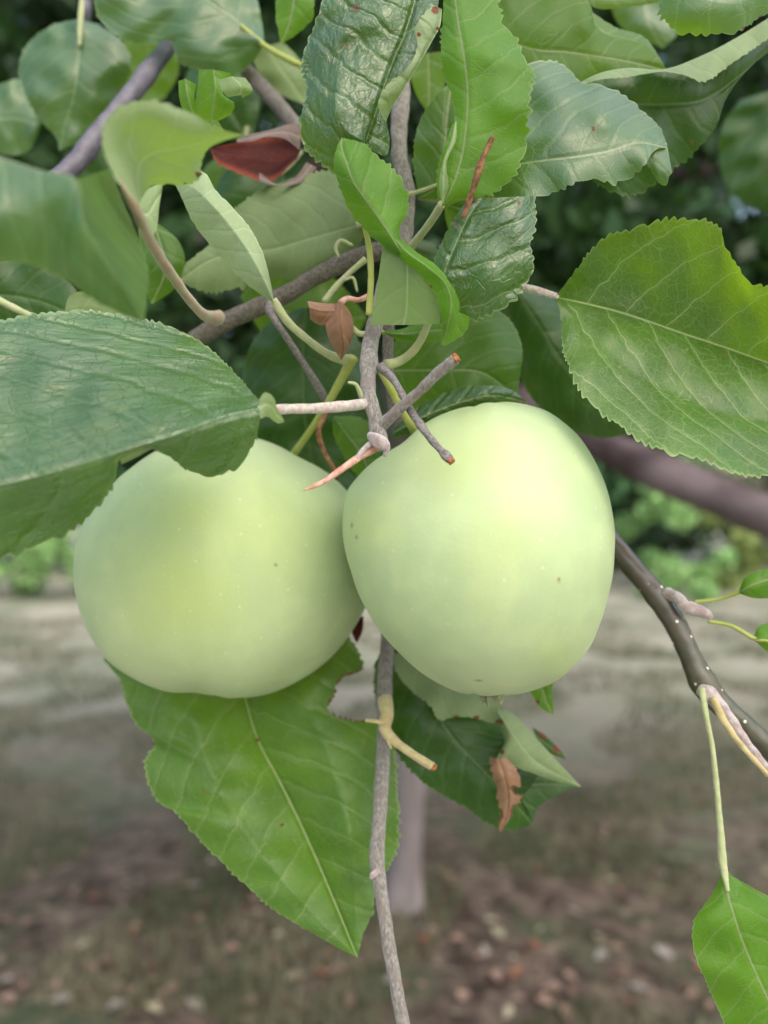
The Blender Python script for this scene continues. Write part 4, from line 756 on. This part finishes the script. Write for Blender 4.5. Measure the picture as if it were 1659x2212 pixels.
# leaves a little further off, filling the top of the picture
def plain_leaf(label, mat, u, v, ang, ln, wd, d, side='top'):
    a = R(ang); dx, dy = math.cos(a), math.sin(a); nx, ny = -dy, dx
    def q(t, s, dd=0): return (u + dx * ln * t + nx * wd * s, v + dy * ln * t + ny * wd * s, d + dd)
    prof = [(0, 0.02), (0.12, 0.32), (0.3, 0.5), (0.5, 0.52), (0.72, 0.38), (0.9, 0.15), (1, 0.0)]
    leaf(label, mat, [{'rails': [[q(t, -s, .3) for t, s in prof], [q(t, 0, 0.3 * t) for t, s in prof], [q(t, s, .5) for t, s in prof]], 'side': side, 'ta': 0.05, 'bow': 0.25}],
         [q(-0.3, 0.05), q(-0.1, 0.0), q(0.04, 0, .0) ] and [(*q(-0.3, 0.05), 9), (*q(-0.1, 0), 9), (*q(0.05, 0), 9)], M['petiole'], d=d)
plain_leaf('olive blurred leaf behind the dark diagonal branch, top left', M['leaf_yellow'], 330, 60, 100, 200, 130, 36)
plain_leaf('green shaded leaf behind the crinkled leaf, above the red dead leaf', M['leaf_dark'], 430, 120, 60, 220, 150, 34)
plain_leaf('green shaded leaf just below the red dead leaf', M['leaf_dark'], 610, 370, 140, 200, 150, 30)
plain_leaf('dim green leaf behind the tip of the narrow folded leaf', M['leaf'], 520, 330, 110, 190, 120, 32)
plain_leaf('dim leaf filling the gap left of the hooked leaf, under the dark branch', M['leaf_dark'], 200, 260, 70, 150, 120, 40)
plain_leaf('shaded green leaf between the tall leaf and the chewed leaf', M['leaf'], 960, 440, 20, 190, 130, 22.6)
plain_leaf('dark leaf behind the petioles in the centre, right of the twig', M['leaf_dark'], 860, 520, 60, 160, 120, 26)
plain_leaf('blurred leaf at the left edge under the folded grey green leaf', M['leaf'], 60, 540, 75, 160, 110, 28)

# ------------------------------------------------------------ twigs and branches
def branch(name, label, cat, mat, pts, kids=(), **k):
    root = empty(name, P(*pts[0][:3])); tag(root, label, cat)
    obj('bark', tube_mesh('bark', pts, seed=len(pts), fuzz=0 if mat.name.startswith('bark_olive') else 90, **k), mat, root)
    for kid in kids:
        nm, kmat, kp, cut, kk = kid
        o = obj(nm, tube_mesh(nm, kp, seed=int(kp[0][0]), fuzz=130, **kk), kmat, root)
        if cut:
            a, b = np.array(kp[-2][:3]), np.array(kp[-1][:3]); dd = (b - a) / (np.linalg.norm((b - a)[:2]) + 1e-6)
            wd = kp[-1][3]
            obj('cut_end', tube_mesh('cut_end', [(*(b - dd * 1.5), wd * 0.98), (*(b + dd * 3), wd * 1.05), (*(b + dd * 7), wd * 0.8)], rough=0.25, n=8), cut, o)
    return root
branch('fruiting_twig', 'downy grey woody twig coming down in the centre between the apples, with broken spurs', 'twig', M['bark_grey'],
       [(873, 120, 24, 34), (866, 220, 23.6, 36), (862, 330, 23, 36), (880, 430, 22.4, 34), (872, 520, 22, 32), (835, 600, 21.5, 32), (814, 680, 20.8, 34), (800, 745, 20.2, 34), (795, 810, 19.7, 33), (798, 860, 19.2, 31), (812, 910, 18.9, 32), (818, 950, 18.8, 34), (815, 972, 18.8, 26)],
       kids=[('spur', M['bark_grey'], [(815, 925, 18.9, 26), (850, 895, 18.6, 24), (905, 845, 18.2, 23), (950, 803, 17.9, 23), (983, 775, 17.7, 24)], M['cut_wood'], {'knots': ((0.0, .35, .06), (0.35, .08, .02), (0.93, .1, .02)), 'rough': .1}),
             ('spur', M['bark_lilac'], [(822, 792, 19.6, 22), (850, 820, 19.2, 17), (880, 875, 18.7, 16), (920, 935, 18.2, 17), (950, 970, 18, 17), (972, 994, 17.8, 19)], M['cut_wood'], {'knots': ((0.3, .12, .02), (0.6, .1, .02), (0.95, .2, .03)), 'rough': .12}),
             ('spur', M['stub_red'], [(815, 965, 18.7, 18), (780, 985, 18.5, 16), (740, 1012, 18.2, 15), (700, 1040, 18, 12), (655, 1060, 17.8, 9)], None, {'tip': 0.15}),
             ('spur', M['bud_wool'], [(810, 950, 18.6, 16), (792, 965, 18.5, 14), (775, 985, 18.4, 11), (768, 1000, 18.4, 6)], None, {'rough': .15}),
             ('bud_scale', M['bud_wool'], [(800, 940, 18.6, 16), (820, 955, 18.35, 26), (834, 966, 18.4, 18), (830, 985, 18.5, 8)], None, {'rough': .25}),
             ('stipule', M['petiole'], [(783, 862, 19.2, 12), (776, 845, 19.1, 10), (768, 830, 19, 8), (752, 826, 18.9, 5)], None, {}),
             ('spur', M['bark_lilac'], [(840, 690, 21.6, 26), (838, 760, 21.8, 24), (846, 850, 22, 22), (850, 900, 22.4, 18)], None, {}),
             ('stem', M['petiole'], [(756, 700, 20.6, 10), (775, 720, 20.4, 12), (792, 722, 20.4, 14)], None, {})], knots=((0.78, 0.25, 0.03), (0.55, 0.2, 0.03), (0.97, 0.25, 0.03)), rough=0.09)
branch('broken_twig', 'thin brown broken twig standing up in front of the tall upright leaf', 'twig', M['stub_brown'],
       [(1000, 470, 18.9, 10), (1012, 440, 18.8, 15), (1024, 400, 18.6, 12), (1033, 372, 18.5, 15), (1046, 335, 18.4, 12), (1064, 296, 18.3, 15)], rough=0.22)
branch('side_branch', 'blurred grey brown branch crossing left and down from the central twig', 'branch', M['bark_brown'],
       [(860, 535, 22.4, 40), (790, 550, 22.7, 40), (700, 588, 23.2, 38), (610, 640, 23.6, 38), (520, 680, 24, 40), (460, 710, 24.4, 40), (390, 760, 25, 40), (330, 830, 26, 40)],
       kids=[('bud', M['bark_lilac'], [(585, 655, 22.6, 20), (582, 668, 22.2, 20), (596, 695, 22, 15), (630, 745, 22.4, 14), (662, 795, 22.8, 15), (690, 840, 23.2, 18), (702, 862, 23.4, 16)], None, {}),
             ('stem', M['petiole'], [(790, 560, 22, 14), (760, 585, 22, 12), (725, 620, 22, 14), (700, 652, 22, 14)], None, {}),
             ('stem', M['petiole'], [(745, 605, 21.8, 5), (762, 600, 21.8, 7), (772, 630, 21.8, 5)], None, {}),
             ('stem', M['petiole'], [(762, 530, 22, 6), (735, 520, 22, 9), (725, 535, 22, 8), (732, 555, 22, 5)], None, {})])
branch('dry_stalk', 'thin dark brown dry stalk bending down between the two apples', 'twig', M['stub_brown'],
       [(712, 862, 22.9, 12), (700, 900, 22.8, 12), (688, 930, 22.8, 12), (700, 975, 22.9, 10), (722, 1015, 23, 10), (728, 1035, 23.2, 9)])
branch('upper_branch', 'dark purplish branch slanting up from the left leaves to the top', 'branch', M['bark_dark'],
       [(120, 395, 25, 44), (165, 350, 25.4, 42), (220, 280, 26, 40), (290, 195, 27, 39), (355, 112, 28.6, 36), (400, 55, 29.8, 34), (430, 10, 30.5, 30)], knots=((0.2, .15, .03), (0.62, .12, .02)))
branch('upper_branch', 'short dark twig leaving the picture at the top left corner area', 'twig', M['bark_dark'],
       [(190, -60, 31, 24), (186, 0, 31, 24), (184, 30, 31, 24), (180, 80, 31.5, 22)])
branch('brown_twig', 'blurred brown twig slanting down behind the puckered leaf, top left of centre', 'twig', M['bark_brown'],
       [(470, 90, 29.5, 30), (520, 140, 29, 30), (560, 182, 28, 32), (600, 225, 26.6, 34), (650, 285, 25, 34), (700, 340, 24.4, 32), (790, 430, 23.4, 30), (870, 520, 22.6, 28)])
branch('olive_branch', 'shiny olive brown branch with pale dots running down to the right edge', 'branch', M['bark_olive'],
       [(1240, 1060, 24.5, 46), (1290, 1130, 23.8, 46), (1340, 1195, 23.2, 45), (1400, 1265, 22.8, 46), (1448, 1330, 22.5, 47), (1480, 1392, 22.3, 46), (1512, 1462, 22.1, 50), (1545, 1510, 22, 52), (1600, 1560, 21.9, 46), (1660, 1615, 21.8, 46), (1760, 1700, 21.6, 44)],
       kids=[('spur', M['bud_wool'], [(1440, 1282, 22.5, 30), (1468, 1294, 22.1, 24), (1478, 1310, 22, 32), (1505, 1318, 22, 30), (1525, 1326, 22, 24), (1538, 1334, 22, 8)], None, {'rough': .12}),
             ('spur', M['bud_wool'], [(1515, 1490, 21.8, 26), (1530, 1500, 21.6, 34), (1560, 1530, 21.5, 30), (1600, 1590, 21.4, 22), (1640, 1640, 21.3, 18), (1690, 1700, 21.2, 14)], None, {'rough': .14}),
             ('bud_scale', M['spur_yellow'], [(1540, 1505, 21.3, 14), (1565, 1560, 21.2, 16), (1610, 1620, 21.1, 12), (1660, 1675, 21, 10)], None, {'rough': .1})],
       knots=((0.34, 0.1, 0.02), (0.60, 0.14, 0.03)), rough=0.03)
branch('hanging_twig', 'long thin grey twig hanging down to the bottom edge below the apples', 'twig', M['bark_grey'],
       [(842, 1280, 25.6, 34), (838, 1380, 25.4, 32), (832, 1450, 25, 32), (830, 1515, 24.6, 33), (829, 1560, 24, 29), (828, 1620, 23.6, 30), (824, 1700, 23, 31), (817, 1800, 22.4, 32), (814, 1860, 22.1, 33), (822, 1920, 21.9, 30), (835, 2010, 21.6, 29), (850, 2100, 21.3, 29), (865, 2180, 21.1, 29), (885, 2290, 20.9, 29)],
       kids=[('spur', M['spur_yellow'], [(832, 1512, 23.9, 33), (836, 1540, 23.4, 28), (832, 1575, 23.1, 26), (855, 1602, 22.9, 20), (885, 1625, 22.7, 18), (915, 1644, 22.6, 18), (935, 1656, 22.5, 18)], M['cut_wood'], {}),
             ('stipule', M['spur_yellow'], [(830, 1562, 23, 12), (810, 1558, 22.9, 8), (790, 1556, 22.8, 7)], None, {}),
             ('stipule', M['spur_yellow'], [(838, 1598, 22.9, 8), (842, 1610, 22.9, 6), (846, 1618, 22.9, 3)], None, {}),
             ('bud', M['bud_wool'], [(818, 1880, 21.9, 16), (805, 1890, 21.8, 14), (802, 1898, 21.8, 6)], None, {'rough': .2})], rough=0.05)

# ------------------------------------------------------------ ground
def ground_mat():
    t = NT('ground_dry_lawn')
    tc = t.n('ShaderNodeTexCoord'); v = tc.outputs['Object']
    sx = t.n('ShaderNodeSeparateXYZ'); t.l(v, sx.inputs[0])
    c = t.mix(t.ramp(t.noise(v, 9, 5, 0.65), 0.35, 0.65), (0.045, 0.033, 0.026), (0.16, 0.12, 0.095))
    c = t.mix(t.math('MULTIPLY', t.ramp(t.noise(v, 1.6, 4, 0.6), 0.48, 0.62), 0.75), c, (0.06, 0.085, 0.045))
    c = t.mix(t.math('MULTIPLY', t.ramp(t.noise(v, 15, 3, 0.6), 0.58, 0.68), 0.75), c, (0.27, 0.21, 0.16))
    far = t.math('MAXIMUM', t.ramp(t.math('ADD', sx.outputs[1], t.math('MULTIPLY', t.math('SUBTRACT', t.noise(v, 0.9, 5, 0.65), 0.5), 5.0)), 2.8, 7.5), t.ramp(sx.outputs[1], 1.6, 0.0))
    back = t.ramp(sx.outputs[1], 1.2, -0.6)  # unseen ground behind the camera made paler to bounce light onto the apples
    pale = t.mix(t.ramp(t.noise(v, 0.9, 5, 0.6), 0.38, 0.62), (0.39, 0.365, 0.30), (0.22, 0.235, 0.165))
    c = t.mix(far, c, pale); c = t.mix(back, c, (0.42, 0.40, 0.33))
    p = t.n('ShaderNodeBsdfPrincipled'); t.l(c, p.inputs['Base Color']); p.inputs['Roughness'].default_value = 0.95
    p.inputs['Specular IOR Level'].default_value = 0.15
    t.l(t.bump(t.noise(v, 30, 5, 0.7), 0.8, 0.03), p.inputs['Normal'])
    return t.out(p.outputs[0])
N = 90
gx = np.concatenate([-np.geomspace(150, 0.6, 45), np.linspace(-0.5, 0.5, 11), np.geomspace(0.6, 150, 45)])
gy = np.concatenate([[-60, -20, -5], np.linspace(0, 16, 65), np.geomspace(17, 160, 20)])
GX, GY = np.meshgrid(gx, gy)
def gz(x, y): return 0.035 * (np.sin(x * 1.7 + y * 0.6) + np.sin(y * 2.1 - x * 0.9 + 1.3)) * np.clip(y / 3, 0, 1) * np.clip(30 / (y + 10), 0, 1)
V = np.stack([GX, GY, gz(GX, GY)], -1).reshape(-1, 3)
ix = np.arange(V.shape[0]).reshape(GX.shape)
F = np.stack([ix[:-1, :-1], ix[:-1, 1:], ix[1:, 1:], ix[1:, :-1]], -1).reshape(-1, 4)
g = obj('ground', mesh_from('ground', V, F), ground_mat()); tag(g, kind='structure')

# fallen leaves, one object each
def flat_leaf(name, ln, curl):
    V, F = [], []; prof = [0.03, 0.3, 0.45, 0.5, 0.42, 0.25, 0.02]
    for i, p in enumerate(prof):
        t = i / 6 - 0.5
        for s in (-1, -0.5, 0, 0.5, 1):
            V.append((t * ln, s * p * ln * 0.62, ln * (curl * (s * p) ** 2 * 2.2 + curl * 0.5 * t * t * 2 + 0.03)))
    for i in range(6):
        for j in range(4): a = i * 5 + j; F.append((a, a + 1, a + 6, a + 5))
    return mesh_from(name, V, F)
FL = [('pinkish brown fallen leaf on the shaded ground', (0.36, 0.25, 0.20), (0.25, 0.17, 0.13)), ('pale yellowish fallen leaf on the shaded ground', (0.46, 0.43, 0.30), (0.34, 0.31, 0.21)),
      ('orange brown fallen leaf on the shaded ground', (0.30, 0.14, 0.08), (0.22, 0.11, 0.07)), ('pale grey fallen leaf on the shaded ground', (0.38, 0.35, 0.31), (0.27, 0.24, 0.22)),
      ('dark brown fallen leaf on the shaded ground', (0.10, 0.05, 0.04), (0.14, 0.08, 0.06))]
protos = []
for i, (lb, c1, c2) in enumerate(FL):
    m = simple_mat('litter_%s' % lb.split(' fallen')[0].replace(' ', '_'), c1, c2, 60, 0.8, tr=0.2, bump=0.5, bd=0.002)
    o = obj('fallen_leaf', flat_leaf('fallen_leaf', 0.058, (0.5, 0.3, 0.6, 0.25, 0.5)[i]), m)
    tag(o, lb, 'fallen leaf', 'fallen leaves scattered under the tree'); protos.append(o)
# hand placed from the photograph: u, v, kind, size
hand = [(640, 2145, 1, 1.25), (600, 2060, 1, .9), (1075, 2045, 1, 1.3), (1060, 2020, 1, 1), (230, 2105, 0, 1.2), (195, 2120, 0, 1.1), (275, 1935, 1, .9), (600, 2120, 0, 1), (545, 1990, 0, 1), (860, 1895, 1, .7),
        (990, 2062, 0, .9), (1000, 2180, 0, 1.1), (1120, 2125, 2, 1.1), (1340, 2110, 0, .9), (1240, 1990, 3, 1), (1435, 2060, 3, 1.2), (1380, 2140, 3, 1.1), (1430, 1890, 3, .8), (60, 2010, 0, 1), (130, 2180, 3, 1.2), (250, 2195, 3, 1.3),
        (1560, 1850, 3, .8), (1080, 1910, 1, .7), (1300, 2075, 3, 1), (1500, 2150, 0, 1), (915, 2065, 2, .9), (80, 1840, 3, .9), (710, 2100, 2, .8), (1185, 2160, 0, 1.1), (760, 2190, 0, 1.1)]
n_l = 0
def put(u, v, k, s, rot=None):
    global n_l
    y = CAM_H / max((v - 1106) / FPX, 1e-3); x = (u - 829.5) / FPX * y
    src = protos[k]
    if n_l < 5 and k not in put.used: o = src; put.used.add(k)
    else:
        o = src.copy(); C.objects.link(o)
    o.location = (x, y, float(gz(np.array(x), np.array(y))) + 0.012); o.scale = (s, s * random.uniform(.8, 1.1), s)
    o.rotation_euler = (random.uniform(-.35, .35), random.uniform(-.35, .35), random.uniform(0, 6.28)); n_l += 1
    return o
put.used = set()
for k in range(5):
    put(random.uniform(100, 1500), random.uniform(1950, 2180), k, 1)
HL = {0: 'large pale yellowish fallen leaf near the bottom edge, left of the hanging twig', 1: 'pale yellowish fallen leaf just above the large pale one left of the twig',
      2: 'longest pale yellowish fallen leaf to the right of the trunk foot', 4: 'pinkish brown fallen leaf at the bottom left, the larger of a touching pair',
      5: 'pinkish brown fallen leaf at the bottom left, the smaller of a touching pair', 6: 'pale yellowish fallen leaf left of the big hanging green leaf',
      9: 'small pale fallen leaf close to the right side of the trunk', 12: 'orange brown fallen leaf nearest the bottom edge right of the twig',
      15: 'pale grey fallen leaf left of the leaf in the bottom right corner', 20: 'pale grey fallen leaf at the bottom edge in the left quarter',
      25: 'orange brown fallen leaf beside the lower end of the hanging twig', 22: 'small pale yellowish fallen leaf right of the trunk, under the folded dark leaf'}
for i_, (u, v, k, s) in enumerate(hand):
    o_ = put(u, v, k, s)
    if i_ in HL: o_['label'] = HL[i_]
for _ in range(160):
    v = 1700 + 510 * random.random() ** 0.5; put(random.uniform(-20, 1680), v, random.choices([0, 1, 2, 3, 4], [4, 1.2, 1.6, 1.6, 5])[0], random.uniform(.5, 1.05))

# grass: tufts nobody could count
def blades(n, y0, y1, hmin, hmax, seed):
    r = np.random.default_rng(seed); V = np.zeros((n, 3, 3))
    y = y0 + (y1 - y0) * r.random(n) ** 1.4; x = (r.random(n) - .5) * 1.25 * y
    cl = np.array([noise.noise(Vector((a * 1.3, b * 1.3, 2))) for a, b in zip(x, y)]); keep = cl > -0.05
    x, y = x[keep], y[keep]; n = len(x); V = np.zeros((n, 3, 3))
    h = r.uniform(hmin, hmax, n); a = r.uniform(0, 6.28, n); w = 0.005 * (0.7 + y * 0.12); ln = r.uniform(-.6, .6, n) * h; ln2 = r.uniform(-.6, .6, n) * h
    z = gz(x, y)
    V[:, 0] = np.stack([x - np.cos(a) * w, y - np.sin(a) * w, z - .005], -1); V[:, 1] = np.stack([x + np.cos(a) * w, y + np.sin(a) * w, z - .005], -1); V[:, 2] = np.stack([x + ln, y + ln2, z + h], -1)
    return V.reshape(-1, 3), np.arange(n * 3).reshape(-1, 3)
V, F = blades(70000, 1.9, 11, 0.02, 0.07, 3)
gr = obj('grass', mesh_from('grass', V, F, False), simple_mat('grass_blades', (0.08, 0.10, 0.05), (0.24, 0.22, 0.15), 1.5, 0.8, tr=0.25))
tag(gr, 'sparse short grass growing through the leaf litter', 'grass', kind='stuff')

# ------------------------------------------------------------ background trees
def leaf_cloud(centres, radii, per, size, seed, flat=1.0):
    r = np.random.default_rng(seed); Vs = []
    for c, rad, n in zip(centres, radii, per):
        p = r.normal(size=(n, 3)); p /= np.linalg.norm(p, axis=1, keepdims=True); p *= (r.random(n) ** 0.45)[:, None] * np.array(rad)
        p += np.array(c)
        a = r.normal(size=(n, 3)); a /= np.linalg.norm(a, axis=1, keepdims=True)
        b = np.cross(a, r.normal(size=(n, 3))); b /= np.linalg.norm(b, axis=1, keepdims=True) + 1e-9; cc = np.cross(a, b)
        s = size * r.uniform(.6, 1.3, n)[:, None]
        Vs.append(np.stack([p - a * s * .5, p + b * s * .28 + cc * s * .07, p + a * s * .5, p - b * s * .28 + cc * s * .07], axis=1))
    V = np.concatenate(Vs).reshape(-1, 3); return V, np.arange(len(V)).reshape(-1, 4)
def cloud_mat(name, c1, c2, trc, scale=3.0, tw=0.3, rough=0.55):
    t = NT(name); tc = t.n('ShaderNodeTexCoord'); v = tc.outputs['Object']
    geo = t.n('ShaderNodeNewGeometry')
    c = t.mix(t.ramp(t.noise(v, scale, 4, 0.6), 0.38, 0.62), c1, c2)
    c = t.mix(t.math('MULTIPLY', t.math('POWER', t.math('FRACT', t.math('MULTIPLY', geo.outputs['Random Per Island'], 7.3)), 2.0), 0.95), c, tuple(q * 3.2 for q in c2))
    p = t.n('ShaderNodeBsdfPrincipled'); t.l(c, p.inputs['Base Color']); p.inputs['Roughness'].default_value = rough; p.inputs['Specular IOR Level'].default_value = 0.2
    tr = t.n('ShaderNodeBsdfTranslucent'); tr.inputs[0].default_value = (*trc, 1)
    mx = t.n('ShaderNodeMixShader'); mx.inputs[0].default_value = tw; t.l(p.outputs[0], mx.inputs[1]); t.l(tr.outputs[0], mx.inputs[2])
    return t.out(mx.outputs[0])
def wtube(pts, seg=12, n=24, rough=0.08):
    """rod through world points (x,y,z,r)"""
    A = np.array(pts, float); k = np.linspace(0, 1, len(A)); q = np.linspace(0, 1, n)
    B = np.stack([np.interp(q, k, A[:, j]) for j in range(4)], 1)
    for _ in range(3): B[1:-1] = (B[:-2] + 2 * B[1:-1] + B[2:]) / 4
    T = np.gradient(B[:, :3], axis=0); T /= np.linalg.norm(T, axis=1, keepdims=True); V, F = [], []
    for i in range(n):
        ref = np.array([0, 1.0, 0.1]); a = np.cross(T[i], ref); a /= np.linalg.norm(a); b = np.cross(T[i], a)
        for s in range(seg):
            th = 2 * math.pi * s / seg; rr = B[i, 3] * (1 + rough * math.sin(3 * th + i * .5) + rough * .7 * math.sin(5 * th - i * .3))
            V.append(B[i, :3] + rr * (math.cos(th) * a + math.sin(th) * b))
    for i in range(n - 1):
        for s in range(seg): s2 = (s + 1) % seg; F.append((i * seg + s, i * seg + s2, (i + 1) * seg + s2, (i + 1) * seg + s))
    F.append(tuple(range(seg))[::-1]); F.append(tuple((n - 1) * seg + s for s in range(seg)))
    return mesh_from('rod', V, F)
M['trunk'] = simple_mat('trunk_grey_lilac', (0.15, 0.13, 0.13), (0.24, 0.21, 0.21), 14, 0.9, bump=0.9, bd=0.01, stretch=4, c3=(0.14, 0.11, 0.12))
M['limb'] = simple_mat('limb_dark_reddish', (0.05, 0.03, 0.031), (0.12, 0.09, 0.09), 10, 0.5, bump=0.6, bd=0.006, c3=(0.20, 0.15, 0.15))
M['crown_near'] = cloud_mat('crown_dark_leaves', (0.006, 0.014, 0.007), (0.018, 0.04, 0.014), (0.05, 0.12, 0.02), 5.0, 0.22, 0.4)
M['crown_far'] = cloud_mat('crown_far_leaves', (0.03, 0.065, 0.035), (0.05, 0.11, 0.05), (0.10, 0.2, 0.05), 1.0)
M['crown_lit'] = cloud_mat('shrub_light_leaves', (0.11, 0.21, 0.08), (0.24, 0.38, 0.16), (0.26, 0.42, 0.12), 1.2)
M['crown_gold'] = cloud_mat('shrub_gold_leaves', (0.09, 0.14, 0.04), (0.22, 0.27, 0.10), (0.28, 0.33, 0.08), 2.0)
M['crown_dk'] = cloud_mat('shrub_dark_leaves', (0.012, 0.02, 0.012), (0.03, 0.05, 0.03), (0.03, 0.06, 0.02), 2.0)

tx, ty = 0.085, 2.84
tree = empty('apple_tree', (tx, ty, 0)); tag(tree, 'apple tree whose blurred grey lilac trunk stands behind the hanging twig', 'tree')
obj('trunk', wtube([(tx - .02, ty, -0.08, .17), (tx - .03, ty, .0, .12), (tx - .015, ty, .07, .08), (tx, ty, .2, .058), (tx + .01, ty, .5, .052), (tx + .03, ty, 1.1, .052), (tx + .02, ty + .1, 1.6, .06), (tx - .1, ty + .2, 2.4, .05)], n=40), M['trunk'], tree)
l0 = np.array(P(1130, 860, 150)); l1 = np.array(P(1300, 960, 135)); l2 = np.array(P(1480, 1045, 120)); l3 = np.array(P(1700, 1135, 105))
obj('limb', wtube([(0.1, 2.95, 1.75, .05), (0.2, 2.2, 1.8, .045), (*l0, .032), (*l1, .030), (*l2, .030), (*l3, .029), (l3[0] + .35, l3[1] - .25, l3[2] - .12, .03)], n=40), M['limb'], tree)
r = np.random.default_rng(21); cen, rad, per = [], [], []
for _ in range(150):
    y = r.uniform(1.3, 4.6); x = r.uniform(-0.62, 0.62) * y * 1.15
    vlow = 830 + 60 * math.sin(x * 3)
    zlo = CAM_H + (1106 - vlow) / FPX * y; z = zlo + r.uniform(0.15, 1.0) ** 1.3 * (y * 0.62)
    cen.append((x, y, z)); q = r.uniform(.12, .28) * (0.5 + y * .25); rad.append((q, q, q * .8)); per.append(int(150 + 120 * q * 4))
Vc, Fc = leaf_cloud(cen, rad, per, 0.075, 5)
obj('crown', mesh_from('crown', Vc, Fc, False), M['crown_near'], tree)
for k, pts in enumerate([[(-.1, 3.1, 2.2, .05), (-.8, 2.6, 2.5, .035), (-1.4, 2.1, 2.6, .02)], [(-.1, 3.1, 2.3, .05), (.5, 2.6, 2.6, .035), (1.2, 2.2, 2.5, .02)], [(-.1, 3.1, 2.2, .04), (-.2, 2.1, 2.3, .03), (-.1, 1.2, 2.05, .015)]]):
    obj('limb', wtube(pts, n=20), M['limb'], tree)

def bush(name, label, cat, x, y, w_, h, mat, n, size, seed, zc=None, trunk=True, group=None):
    root = empty(name, (x, y, 0)); tag(root, label, cat, group)
    r = np.random.default_rng(seed); cen, rad, per = [], [], []
    for _ in range(n):
        a = r.uniform(0, 6.28); q = r.random() ** .5; zz = (zc or 0.1) + (h - (zc or 0.1)) * r.random()
        k = 1 - 0.5 * ((zz / h)) ** 2
        cen.append((x + math.cos(a) * q * w_ * k, y + math.sin(a) * q * w_ * .5, zz)); s = r.uniform(.16, .3) * min(w_, h) * .8
        rad.append((s, s, s * .8)); per.append(int(r.uniform(160, 260)))
    V, F = leaf_cloud(cen, rad, per, size, seed)
    obj('crown', mesh_from('crown', V, F, False), mat, root)
    if trunk: obj('trunk', wtube([(x, y, -.1, .16), (x + .05, y, h * .35, .11), (x - .05, y, h * .75, .05)], n=16), M['trunk'], root)
bush('shrub', 'blurred light blue green shrub beyond the lawn at the left edge', 'shrub', -6.6, 13.5, 1.9, 2.6, M['crown_lit'], 26, .13, 31, trunk=False)
bush('shrub', 'low dark shrub beyond the lawn beside the left apple', 'shrub', -4.4, 14.5, 1.3, 1.3, M['crown_dk'], 14, .13, 32, trunk=False)
bush('shrub', 'blurred light green shrub beyond the lawn just right of the right apple', 'shrub', 5.2, 13.5, 1.3, 2.4, M['crown_lit'], 22, .13, 33, trunk=False)
bush('shrub', 'olive green shrub beyond the lawn under the dark limb', 'shrub', 7.0, 14.5, 1.5, 1.6, M['crown_gold'], 18, .12, 34, trunk=False)
bush('shrub', 'dark shrub at the far edge of the lawn near the right edge', 'shrub', 6.4, 16, 2.4, 2.2, M['crown_dk'], 24, .14, 35, trunk=False)
bush('shrub', 'wide mid green shrub hidden mostly behind the apples', 'shrub', 0.4, 15, 3.4, 2.3, M['crown_far'], 36, .14, 36, trunk=False)
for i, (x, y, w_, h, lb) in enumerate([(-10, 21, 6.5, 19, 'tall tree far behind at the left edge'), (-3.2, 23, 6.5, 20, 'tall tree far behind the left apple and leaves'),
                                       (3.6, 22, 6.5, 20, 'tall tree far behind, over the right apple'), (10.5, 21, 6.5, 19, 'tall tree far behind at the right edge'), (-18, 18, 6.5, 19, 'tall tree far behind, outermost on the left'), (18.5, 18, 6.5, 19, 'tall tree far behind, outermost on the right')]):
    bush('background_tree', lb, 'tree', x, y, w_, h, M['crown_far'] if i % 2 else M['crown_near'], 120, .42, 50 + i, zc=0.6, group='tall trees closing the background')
